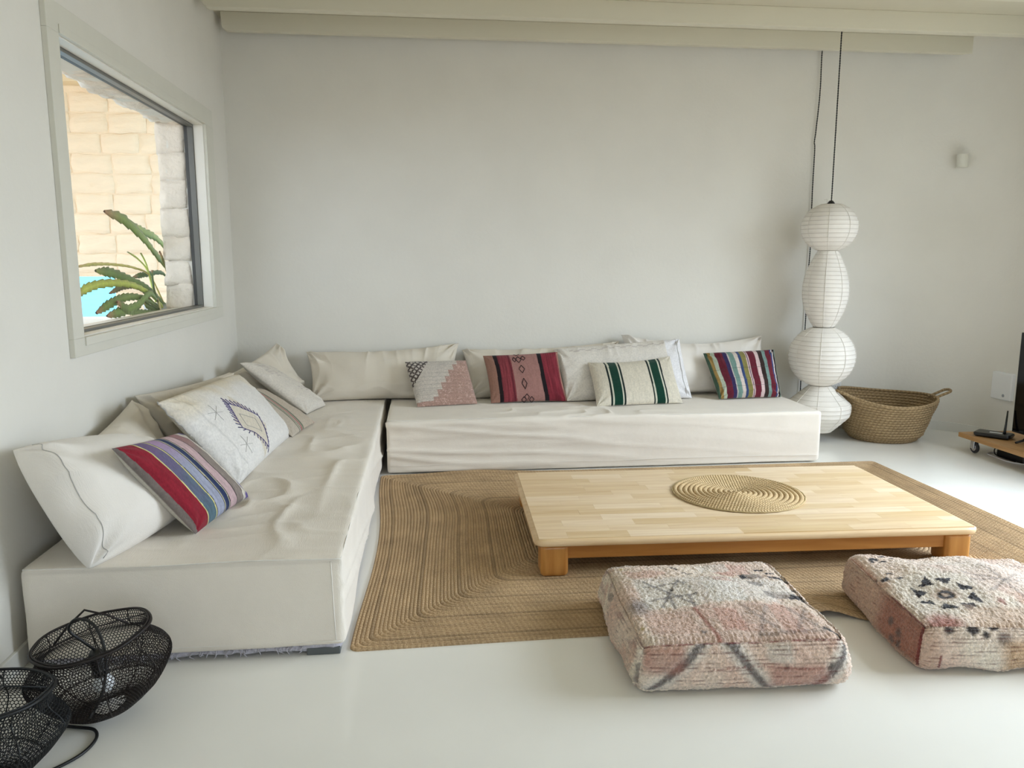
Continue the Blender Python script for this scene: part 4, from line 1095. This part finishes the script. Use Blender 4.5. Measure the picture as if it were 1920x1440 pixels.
def paint2(u, v, w, fid, V0, tuft, rows_):
    cc = common(u, v, w, fid, V0, tuft, rows_, 13)
    j = 0.010*tuft; U, Vv = u+j, v+0.010*vnoise(V0, 70, 79)
    T = (fid == 0)*1.0
    cc = lay(cc, T*soft(np.abs(U-.6)-.35, .1)*soft(np.abs(Vv-.4)-.25, .1), ca(218, 204, 190), .5)
    # black eight pointed star on a pale field
    c0 = (.26, .66)
    cc = lay(cc, T*soft(np.maximum(np.abs(U-.25), np.abs(Vv-.66)*.9)-.20, .03), ca(216, 204, 186), .8)
    cc = lay(cc, T*soft(np.hypot(U-c0[0], Vv-c0[1])-.06, .03), ca(196, 164, 142), .7)
    for k in range(8):
        a = PI/8+k*PI/4; p = (c0[0]+.125*math.cos(a), c0[1]+.15*math.sin(a)); q_ = [(p[0]+.042*math.cos(a+d_), p[1]+.048*math.sin(a+d_)) for d_ in (0.9, 2.7, 4.6)]
        sd = [(q_[(i+1) % 3][0]-q_[i][0])*(Vv-q_[i][1])-(q_[(i+1) % 3][1]-q_[i][1])*(U-q_[i][0]) for i in range(3)]
        cc = lay(cc, T*(np.minimum.reduce(sd) > -0.0002), BLACK, 1.0)
    rr = np.hypot(U-c0[0], (Vv-c0[1])*.9); cc = lay(cc, T*soft(np.abs(rr-.026)-.012, .008), BLACK, 1.0)
    for (a, b, ww, hh) in ((.10, .36, .016, .012), (.05, .43, .020, .022), (.12, .44, .018, .012), (.00, .40, .02, .015), (.10, .14, .022, .016), (.16, .10, .02, .012), (.20, .13, .012, .018), (.13, .19, .02, .012), (.08, .16, .01, .02), (.33, .11, .02, .010), (.30, .13, .012, .012)):
        cc = lay(cc, T*soft(np.maximum(np.abs(U-a)/ww, np.abs(Vv-b)/hh)-1, .25), BLACK, 1.0)
    for a, b in (((.45, .42), (.75, .62)), ((.75, .40), (.48, .66)), ((.45, .52), (.80, .52)), ((.60, .30), (.62, .72)), ((.80, .12), (.95, .18)), ((.72, .08), (.80, .14)), ((.55, .78), (.50, .99)), ((.70, .80), (.55, .98))):
        cc = lay(cc, T*soft(seg_d(U, Vv, a, b)-.007, .010), GREY, .55)
    cc = lay(cc, T*soft(np.abs(U-.45)-.18, .05)*soft(.80-Vv, .03), ca(196, 166, 140), .7)
    cc = lay(cc, T*soft(np.hypot(U-.48, Vv-.76)-.02, .01), ca(140, 70, 60), .7)
    cc = lay(cc, T*soft(np.hypot(U-.12, Vv-.96)-.09, .05), ca(150, 84, 72), .8)
    cc = lay(cc, T*soft(U-.03, .02)*soft(Vv-.40, .05), ca(196, 130, 108), .6)
    Fm = (fid == 2)*1.0; ws = w+.04*tuft
    for p, r_ in (((.13, .12), .022), ((.24, .10), .030), ((.34, .04), .024), ((.30, .22), .018)): cc = lay(cc, Fm*soft(np.hypot(U-p[0], (ws-p[1])*.25)-r_, .010), BLACK, .95)
    cc = lay(cc, Fm*soft(np.hypot(U-.38, (ws-.3)*.25)-.03, .02), GREY*0.8, .8)
    cc = lay(cc, Fm*soft(np.abs(U-.50)-.12, .04)*soft(.35-ws, .1), ca(180, 140, 92), .7)
    cc = lay(cc, Fm*soft(np.abs(U-.62)-.07, .03)*soft(np.abs(ws-.15)-.15, .06), ca(226, 220, 212), .8)
    cc = lay(cc, Fm*soft(.68-U, .05)*soft(.35-ws, .1), ca(178, 126, 108), .6)
    cc = lay(cc, Fm*soft(U-.10, .03), ca(196, 164, 140), .6)
    L_ = (fid == 4)*1.0
    cc = lay(cc, L_, ca(172, 136, 112), .65)
    cc = lay(cc, L_*soft(.55-v, .1)*soft(np.abs(w-.45)-.4, .1), ca(146, 80, 62), .7)
    for p in ((.70, .45), (.78, .55), (.74, .75), (.80, .75)): cc = lay(cc, L_*soft(np.hypot(v-p[0], (w-p[1])*.25)-.022, .012), GREY*0.6, .8)
    ln = ((fid == 4) & (w < .06) & (v > .6)) | ((fid == 0) & (u < .012) & (v > .6)) | ((fid == 4) & (np.abs(v-.985) < .02)) | ((fid == 2) & (np.abs(u-.11) < .006) & (w > .6))
    cc = lay(cc, ln*0.9, REDL*0.8, .9)
    return finishc(cc, tuft, rows_, fid, V0, 13)
pouf('square pink and cream wool pouf with grey motifs in front of the low table', 1.035, 2.625, -math.radians(2.5), 0.715, 0.70, 0.185, paint1, 3)
pouf('square wool pouf with a black eight-pointed star at the right edge', 2.075, 2.60, -math.radians(7), 0.76, 0.66, 0.185, paint2, 21)

# ------------------------------------------------------------------ basket
bk = empty('basket', (3.62, 5.74, 0)); tag(bk, 'braided palm leaf basket on the floor beside the paper lamp', 'basket')
V = []; Fq = []; UV = []; seg = 96; rowsN = 15; k = 0; hB = 0.335
prof = []
for i in range(rowsN):
    z0_, z1_ = hB*i/rowsN, hB*(i+1)/rowsN
    for t in (0.04, 0.25, 0.5, 0.75, 0.96):
        s = (z0_+(z1_-z0_)*t)/hB
        r = 0.225+0.035*min(1, s*6)+0.085*s**1.0
        prof.append((r+0.0095*math.sin(PI*t)**0.7, s*hB, t+0.0, i))
def bwarp(a, r, z):
    s = z/hB
    rx = r*(1.06+0.10*s*math.cos(a)*(1 if math.cos(a) > 0 else 0.4)); ry = r*0.98
    zz_ = z+s*s*(0.020*math.sin(a)+0.018*math.cos(a*2+0.6)*1 - 0.016*math.cos(a))
    return (rx*math.cos(a), ry*math.sin(a), zz_)
for (r, z, t, i) in prof:
    for j in range(seg+1):
        a = 2*PI*j/seg; V.append(bwarp(a, r*(1+0.006*math.sin(a*7+i)), z)); UV.append((a*0.3+i*0.11, t))
nprof = len(prof)
for (r, z, t, i) in prof[::-1]:
    for j in range(seg+1):
        a = 2*PI*j/seg; V.append(bwarp(a, r-0.014, max(z, 0.008))); UV.append((a*0.3+i*0.17, t))
kk = 2*nprof
Fq = grid_faces(kk, seg+1, 0, True).tolist()
npmesh('body', np.array(V), Fq, M['palm'], bk, uv=np.array(UV))
q = MB(); q.lathe([(0.0, 0.004), (0.228, 0.004), (0.228, 0.0), (0.0, 0.0)], 48); o = q.build('bottom', mat('palm_bottom', c(150, 122, 84), .9, .1, 60), bk); o.scale = (1.06, 0.98, 1)
V = []; UV = []
for j in range(161):
    a = 2*PI*j/160; p = bwarp(a, 0.345-0.006, hB+0.002)
    for i in range(9):
        b_ = 2*PI*i/8; V.append((p[0]+0.011*math.cos(b_)*math.cos(a), p[1]+0.011*math.cos(b_)*math.sin(a), p[2]+0.010*math.sin(b_))); UV.append((a*.34, i/8))
npmesh('rim', np.array(V), grid_faces(161, 9, 0, True).tolist(), M['palm'], bk, uv=np.array(UV))
def handle(a, out):
    p0 = Vector(bwarp(a-0.13, 0.345, hB)); p1 = Vector(bwarp(a+0.13, 0.345, hB)); d = Vector((math.cos(a)*0.11, math.sin(a)*0.05, 0.045))
    pts = spline([p0-d*0.25, p0+d*0.35, p0+d*0.95, (p0+p1)/2+d*1.12, p1+d*0.95, p1+d*0.35, p1-d*0.25], 40); V = []; UV = []
    for j, p in enumerate(pts):
        t = (pts[min(j+1, 39)]-pts[max(j-1, 0)]).normalized(); n1 = t.orthogonal().normalized(); n1 = t.cross(Vector((0.2, 0.1, 1))).normalized(); n2 = t.cross(n1)
        for i in range(9):
            b_ = 2*PI*i/8; V.append(tuple(p+(n1*math.cos(b_)+n2*math.sin(b_))*0.0105)); UV.append((j*0.011, i/8))
    npmesh('handle', np.array(V), grid_faces(40, 9, 0, True).tolist(), M['palm'], bk, uv=np.array(UV))
handle(-0.10, 1); handle(PI+0.3, 1)

# ------------------------------------------------------------------ paper lamp
LX, LY = 3.058, 5.72
lamp = empty('paper_lamp', (LX, LY, 0)); tag(lamp, 'tall hanging lamp of four stacked white paper shades in the corner', 'lamp')
def shade(z0_, z1_, rf, ribs, nm, tilt=0.0):
    """paper skin with ridges at each wire ring; rf(s) gives the radius, s = 0 bottom, 1 top"""
    sub = 6; n = ribs*sub; V = []; seg_ = 72
    for i in range(n+1):
        s = i/n; t = (i % sub)/sub
        r = rf(s)*(1-0.016*math.sin(PI*t)**1.0)
        for j in range(seg_):
            a = 2*PI*j/seg_
            fct = 1-0.010*(1-abs(math.cos(a*4+0.5)))*0.8          # eight glued paper gores
            V.append((r*fct*math.cos(a), r*fct*math.sin(a), z0_+(z1_-z0_)*s+tilt*r*math.cos(a)))
    Fq = [(i*seg_+j, i*seg_+(j+1) % seg_, (i+1)*seg_+(j+1) % seg_, (i+1)*seg_+j) for i in range(n) for j in range(seg_)]
    o = npmesh(nm, np.array(V), Fq, M['paper'], lamp)
    q = MB()
    for k in range(0, ribs+1):
        s = k/ribs; r = rf(s)+0.0004
        q.tube([(r*(1-0.010*(1-abs(math.cos(a*4+0.5)))*0.8)*math.cos(a), r*(1-0.010*(1-abs(math.cos(a*4+0.5)))*0.8)*math.sin(a), z0_+(z1_-z0_)*s+tilt*r*math.cos(a)) for a in np.linspace(0, 2*PI, 64, endpoint=False)], 0.0012, 4, closed=True)
    q.build('wire_rings', M['wire'], o, smooth=True)
    q = MB()
    for k in range(8):
        a = (k+0.5)*PI/4-0.125
        q.tube([(((rf(s)+0.0003)*(1-0.010*(1-abs(math.cos(a*4+0.5)))*0.8))*math.cos(a), ((rf(s)+0.0003)*(1-0.010*(1-abs(math.cos(a*4+0.5)))*0.8))*math.sin(a), z0_+(z1_-z0_)*s+tilt*rf(s)*math.cos(a)) for s in np.linspace(0, 1, 24)], 0.0022, 4)
    q.build('paper_seams', M['paper'], o, smooth=True)
def sph(R, r0):
    def f(s):
        a = (s-0.5)*2; k = math.sqrt(1-(r0/R)**2); return R*math.sqrt(max(0, 1-(a*k)**2))
    return f
shade(1.474, 1.815, sph(0.207, 0.075), 11, 'shade')
shade(0.892, 1.470, lambda s: 0.072+0.098*math.sin(PI*s**0.93)**0.9, 19, 'shade', -0.02)
shade(0.440, 0.888, sph(0.248, 0.080), 14, 'shade')
def dia_r(s):
    if s > 0.62: t = (s-0.62)/0.38; return 0.235-0.155*t
    if s > 0.34: t = (s-0.34)/0.28; return 0.228+0.007*math.sin(PI*t)+0.007*t
    return 0.105+0.123*(s/0.34)**0.95
shade(0.075, 0.436, dia_r, 11, 'shade')
q = MB(); q.lathe([(0.0, 1.845), (0.014, 1.842), (0.026, 1.826), (0.030, 1.812), (0.0, 1.810)], 16); q.build('cap', M['black'], lamp, smooth=True)
q = MB(); q.tube([(-0.075, 0, 1.815), (-0.03, 0.005, 1.822), (0.02, 0, 1.818), (0.075, 0, 1.815)], 0.0016, 5); q.tube([(-0.03, 0, 1.818), (-0.05, -0.03, 1.85), (-0.065, -0.02, 1.846)], 0.0012, 5); q.build('hanger_wire', M['wire'], lamp, smooth=True)
def twisted(path, r, pitch, m, nm):
    # two strands wound about each other along the path
    P = path; out = MB()
    L_ = [0]
    for a, b_ in zip(P[:-1], P[1:]): L_.append(L_[-1]+(Vector(b_)-Vector(a)).length)
    n = int(L_[-1]/(pitch/8)); 
    for ph in (0, PI):
        pts = []
        for i in range(n+1):
            d = L_[-1]*i/n; k = max(j for j in range(len(L_)) if L_[j] <= d+1e-9); k = min(k, len(P)-2)
            t = (d-L_[k])/(L_[k+1]-L_[k]); p = Vector(P[k]).lerp(Vector(P[k+1]), t); a = 2*PI*d/pitch+ph
            pts.append(p+Vector((math.cos(a)*r*0.7, math.sin(a)*r*0.7, 0)))
        out.tube(pts, r*0.85, 5)
    return out.build(nm, m, lamp, smooth=True)
twisted([(0.002, 0, 1.83), (0.0, 0, ZC)], 0.0034, 0.035, M['cable'], 'hanging_cord')
pw = [(3.11, 6.09, ZC), (3.105, 6.09, 2.95), (3.108, 6.09, 2.7), (3.096, 6.095, 2.42), (3.088, 6.095, 2.32), (3.096, 6.098, 2.26), (3.098, 6.10, 1.9), (3.108, 6.10, 1.52), (3.100, 6.10, 1.2), (3.104, 6.10, 0.9), (3.094, 6.10, 0.45), (3.09, 6.085, 0.05)]
twisted([(x-LX, y-LY, z) for x, y, z in spline(pw, 60)], 0.0032, 0.035, M['cable'], 'power_cord')

# ------------------------------------------------------------------ wall fittings
def socket(name, loc, rz, label, s=0.08):
    r = empty(name, loc, rz); tag(r, label, 'socket')
    q = MB(); q.box(-s/2, s/2, -0.012, 0.0, -s/2, s/2); q.build('plate', M['white'], r, bevel=0.004)
    q = MB()
    vs = []; k = 28
    for rr, yy in ((0.026, -0.0125), (0.024, -0.0125), (0.022, -0.004), (0.0, -0.004)):
        vs += [(rr*math.cos(2*PI*j/k), yy, rr*math.sin(2*PI*j/k)) for j in range(k)]
    q.add(vs, [(i*k+j, i*k+(j+1) % k, (i+1)*k+(j+1) % k, (i+1)*k+j) for i in range(3) for j in range(k)]); q.build('well', mat('socket_well', c(200, 202, 206), .4, .01), r, smooth=True)
    q = MB()
    for sx in (-0.0095, 0.0095): q.tube([(sx, -0.0135, 0), (sx, -0.004, 0)], 0.0026, 8)
    q.build('pin_holes', M['black'], r)
    return r
socket('wall_socket', (3.415, YB, 0.36), 0, 'white wall socket behind the paper lamp')
socket('wall_socket', (XL, 2.475, 0.235), PI/2, 'white wall socket low on the left wall by the mesh lanterns')
q = MB(); a = math.radians(44); nx, ny = math.sin(a), math.cos(a)
sc = empty('wall_light', (3.85+0.6*math.sin(math.radians(44)), 5.52+0.6*math.cos(math.radians(44)), 2.17), -math.radians(44)); tag(sc, 'small white cylinder wall light high on the right', 'wall light')
q = MB(); q.lathe([(0.0, -0.052), (0.036, -0.052), (0.042, -0.052), (0.042, 0.052), (0.036, 0.052), (0.0, 0.05)], 32, (0, -0.072, 0)); q.build('body', M['casing'], sc, smooth=False, bevel=0.001)
q = MB(); q.box(-0.022, 0.022, -0.034, -0.001, -0.028, 0.028); q.build('mount', M['casing'], sc, bevel=0.003)
wb = empty('wall_box', (4.449, 5.50, 0.44), -math.radians(88)); tag(wb, 'white square wall box behind the television', 'wall box')
q = MB(); q.box(-0.10, 0.10, -0.035, 0.012, -0.105, 0.105); q.build('cover', M['white'], wb, bevel=0.006)
q = MB(); q.tube([(0.03, -0.037, -0.07), (0.03, -0.03, -0.07)], 0.012, 14); q.build('button', mat('button_grey', c(150, 152, 156), .4, .01), wb)

# ------------------------------------------------------------------ television on its rolling board
dol = empty('rolling_board', (4.17, 4.62, 0)); tag(dol, 'oak board on casters carrying the television', 'trolley')
q = MB(); q.box(3.955, 4.39, 3.95, 5.31, 0.098, 0.132); child('board', q, M['dolly'], dol, bevel=0.003)
for (px, py) in ((4.005, 5.20), (4.33, 5.20), (4.005, 4.06), (4.33, 4.06)):
    q = MB(); q.lathe([(0.0, -0.011), (0.036, -0.011), (0.040, -0.006), (0.040, 0.006), (0.036, 0.011), (0.0, 0.011)], 28)
    q.v = [(px+z, py+x-0.012, 0.040+y) for x, y, z in q.v]; q.f = [f[::-1] for f in q.f]
    w_ = child('caster', q, M['rubber'], dol, smooth=False)
    q = MB(); q.lathe([(0.0, -0.0125), (0.022, -0.0125), (0.024, -0.011), (0.024, 0.011), (0.022, 0.0125), (0.0, 0.0125)], 20); q.v = [(px+z, py+x-0.012, 0.040+y) for x, y, z in q.v]; q.f = [f[::-1] for f in q.f]
    h_ = q.build('hub', M['steel'], w_); h_.matrix_parent_inverse = Matrix.Translation(-Vector(dol.location)) if False else Matrix()
    h_.matrix_parent_inverse = w_.matrix_parent_inverse.inverted() @ Matrix.Translation(-Vector(dol.location)) if False else Matrix()
    q = MB(); q.box(px-0.020, px-0.015, py-0.026, py+0.012, 0.034, 0.092); q.box(px+0.015, px+0.020, py-0.026, py+0.012, 0.034, 0.092); q.box(px-0.024, px+0.024, py-0.03, py+0.03, 0.090, 0.098)
    q.build('fork', M['steel'], w_, bevel=0.002)
tv = empty('television', (4.22, 4.48, 0.132)); tag(tv, 'black flat television cut off by the right edge of the picture', 'television')
q = MB(); q.box(4.203, 4.235, 3.88, 5.088, 0.178, 0.895); child('casing', q, M['black'], tv, bevel=0.003)
q = MB(); q.box(4.2005, 4.204, 3.892, 5.078, 0.192, 0.885); child('screen', q, M['screen'], tv, bevel=0)
q = MB(); q.box(4.235, 4.275, 4.10, 4.86, 0.24, 0.60); child('rear_bulge', q, M['black'], tv, bevel=0.012)
for yv in (4.93, 4.03):
    for sx in (-1, 1):
        q = MB(); q.tube([(4.22, yv, 0.185), (4.22+sx*0.06, yv-0.01, 0.15), (4.22+sx*0.125, yv-0.02, 0.139)], [0.010, 0.009, 0.007], 8); child('stand_leg', q, M['black'], tv, smooth=True)
rt = empty('router', (4.10, 5.13, 0.132)); tag(rt, 'flat black router with one upright antenna on the oak board', 'router')
P, F, fid, V0, nr = rbox(0.225, 0.16, 0.030, 0.014, 0.010); s = 1-0.0*P[:, 2]
P[:, 0] *= 1+0.10*(P[:, 2]/0.03)*1; P = round_plan(P, 0.1125*1.1, 0.08, 0.03); P[:, 2] += 0.002
a = -0.9; Pr = P.copy(); Pr[:, 0] = P[:, 0]*math.cos(a)-P[:, 1]*math.sin(a); Pr[:, 1] = P[:, 0]*math.sin(a)+P[:, 1]*math.cos(a)
npmesh('body', Pr, F, M['black'], rt)
q = MB(); q.tube([(0.045, -0.045, 0.02), (0.052, -0.040, 0.06), (0.060, -0.034, 0.10), (0.072, -0.024, 0.195)], [0.009, 0.0085, 0.007, 0.005], 10); q.build('antenna', M['black'], rt, smooth=True)
q = MB(); q.add([(-0.035, 0.005, 0.0328), (0.02, -0.055, 0.0328), (0.045, -0.032, 0.0328), (-0.010, 0.028, 0.0328)], [(0, 1, 2, 3)]); q.build('sticker', M['white'], rt)
pb = empty('power_strip', (4.20, 5.0, 0)); tag(pb, 'black adapter block on the floor under the oak board', 'adapter')
q = MB(); q.box(-0.09, 0.09, -0.16, 0.10, 0.0, 0.05); q.build('body', M['black'], pb, bevel=0.008)
q = MB(); q.tube(spline([(-0.02, 0.1, 0.03), (-0.05, 0.16, 0.006), (-0.13, 0.14, 0.005), (-0.15, 0.02, 0.005), (-0.14, -0.12, 0.005), (-0.02, -0.22, 0.005), (0.08, -0.2, 0.005)], 40), 0.004, 6); q.build('lead', M['white'], pb, smooth=True)
q = MB(); q.tube(spline([(-0.04, 0.1, 0.03), (-0.06, 0.15, 0.04), (-0.10, 0.10, 0.012), (-0.11, 0.0, 0.006), (-0.10, -0.10, 0.005)], 30), 0.004, 6); q.build('lead', M['cable'], pb, smooth=True)

# ------------------------------------------------------------------ wire mesh lanterns
def lantern(loc, rot, m, label, seed, cable_pts, loop):
    root = empty('mesh_lantern', loc); root.rotation_euler = rot; tag(root, label, 'lantern')
    # profile from bottom to top
    pf = spline([(0.0, 0, 0.0), (0.085, 0, 0.003), (0.15, 0, 0.045), (0.195, 0, 0.105), (0.207, 0, 0.140), (0.192, 0, 0.165), (0.166, 0, 0.190), (0.160, 0, 0.215), (0.168, 0, 0.238), (0.160, 0, 0.242)], 220)
    pr_ = np.array([(p.x, p.z) for p in pf]); L_ = np.concatenate([[0], np.cumsum(np.hypot(np.diff(pr_[:, 0]), np.diff(pr_[:, 1])))])
    tot = L_[-1]; STOP = float(np.interp(0.2385, pr_[:, 1], L_))
    def surf(s, a):
        r = np.interp(s, L_, pr_[:, 0]); z = np.interp(s, L_, pr_[:, 1])
        dent = 1+0.02*np.sin(3*a+seed)+0.012*np.sin(7*a+2*seed)
        return np.stack([r*dent*np.cos(a), r*dent*np.sin(a), z+0.004*np.sin(2*a+seed)], -1)
    # honeycomb: rows of zigzag plus uprights
    nc = 116; rh = 0.0088; nr_ = int((tot-0.05)/rh); s0_ = 0.05
    E = []
    ang = 2*PI*np.arange(nc)/nc
    for k in range(nr_):
        sh = (k % 2)*PI/nc; s = s0_+k*rh
        A = (s+0.0*ang, ang+sh); Bm = (s+rh*0.36+0*ang, ang+sh+PI/nc); C2 = (s+0*ang, ang+sh+2*PI/nc)
        jit = RNG.normal(0, 0.0005, nc)
        E.append((surf(*A), surf(*Bm))); E.append((surf(*Bm), surf(*C2)))
        if k < nr_-1: E.append((surf(Bm[0], Bm[1]), surf(s+rh+0*ang, Bm[1])))
    P0 = np.concatenate([e[0] for e in E]); P1 = np.concatenate([e[1] for e in E])
    d = P1-P0; d /= np.maximum(np.linalg.norm(d, axis=1, keepdims=True), 1e-9)
    ref = np.where(np.abs(d[:, 2:3]) < .9, np.array([[0, 0, 1.]]), np.array([[1., 0, 0]])); n1 = np.cross(d, ref); n1 /= np.linalg.norm(n1, axis=1, keepdims=True); n2 = np.cross(d, n1)
    wr_ = 0.0014; Vl = []
    for Pp in (P0, P1):
        for t in range(3):
            a = 2*PI*t/3; Vl.append(Pp+wr_*(math.cos(a)*n1+math.sin(a)*n2))
    ne = len(P0); Vv = np.concatenate(Vl); i = np.arange(ne)
    Fq = np.concatenate([np.stack([i+t*ne, i+((t+1) % 3)*ne, i+(3+(t+1) % 3)*ne, i+(3+t)*ne], 1) for t in range(3)])
    npmesh('wire_mesh', Vv, Fq, m, root, smooth=False)['kind'] = 'stuff'
    for (s, r) in ((0.05, 0.0030), (tot*0.40, 0.0022), (STOP, 0.0045), (tot*0.998, 0.003)):
        a = np.linspace(0, 2*PI, 72, endpoint=False); q = MB(); q.tube([tuple(p) for p in surf(s+0*a, a)], r, 6, closed=True); q.build('hoop', m, root, smooth=True)
    for k in range(8):
        ss = np.linspace(0.03, STOP, 30); q = MB(); q.tube([tuple(p) for p in surf(ss, ss*0+k*PI/4+0.3)], 0.0020, 5); q.build('rib', m, root, smooth=True)
    # cross wires of the top, bail handle
    for a in (0.4, 0.4+PI/2):
        p = surf(np.array([STOP]*2), np.array([a, a+PI])); q = MB(); q.tube([tuple(p[0]), (0, 0, 0.262), tuple(p[1])], 0.0022, 5)
        q.build('cross_wire', m, root, smooth=True)
    p = surf(np.array([STOP]*2), np.array([0.15, 0.15+PI])); p[0] *= (.62, .62, 1); p[1] *= (.62, .62, 1)
    q = MB(); q.tube([tuple(p[0]), tuple(p[0]*np.array([.55, .55, 1])+np.array([0, 0, .045])), (0.0, 0, 0.325), tuple(p[1]*np.array([.55, .55, 1])+np.array([0, 0, .045])), tuple(p[1])], 0.0036, 6); q.build('bail_handle', m, root, smooth=True)
    q = MB(); q.lathe([(0.0, 0.0), (0.022, 0.0), (0.024, 0.01), (0.024, 0.07), (0.014, 0.085), (0.0, 0.088)], 20, (0, 0, 0.105)); q.build('lamp_holder', M['socket'], root, smooth=True)
    q = MB(); q.lathe([(0.0, -0.062), (0.018, -0.058), (0.031, -0.040), (0.031, -0.022), (0.020, -0.002), (0.016, 0.004)], 24, (0, 0, 0.105)); q.build('bulb', M['bulb'], root, smooth=True)
    q = MB(); q.tube(spline(loop, 48), 0.0045, 8); q.build('cable', M['cable'], root, smooth=True)
    return root
L1 = lantern((-1.005, 2.395, 0.022), (math.radians(1), math.radians(-8), 0.15), M['lantern'], 'dark brown wire mesh lantern leaning on the near end of the left daybed', 1,
             None, [(0.0, 0.0, 0.19), (-0.02, -0.02, 0.235), (-0.045, -0.03, 0.285), (-0.015, -0.04, 0.318), (0.035, -0.06, 0.295), (0.06, -0.11, 0.22), (0.045, -0.16, 0.13), (0.0, -0.185, 0.07)])
L2 = lantern((-1.215, 2.055, 0.02), (math.radians(4), math.radians(6), 1.4), M['lantern2'], 'black wire mesh lantern cut off by the lower left corner of the picture', 4,
             None, [(0.0, 0.0, 0.19), (0.02, 0.02, 0.235), (0.05, 0.03, 0.285), (0.02, 0.05, 0.31), (-0.03, 0.06, 0.285), (-0.05, 0.10, 0.2), (-0.03, 0.12, 0.10)])
q = MB(); q.tube(spline([(-1.13, 2.32, 0.006), (-1.065, 2.303, 0.006), (-1.01, 2.285, 0.006), (-0.985, 2.24, 0.006), (-0.990, 2.18, 0.006), (-1.02, 2.127, 0.006), (-1.09, 2.06, 0.006), (-1.18, 2.0, 0.006)], 50), 0.0048, 8)
tag(q.build('power_cable', M['cable'], None, smooth=True, loc=(-1.05, 2.17, 0.0)), 'black cable looping on the floor between the two mesh lanterns', 'cable')
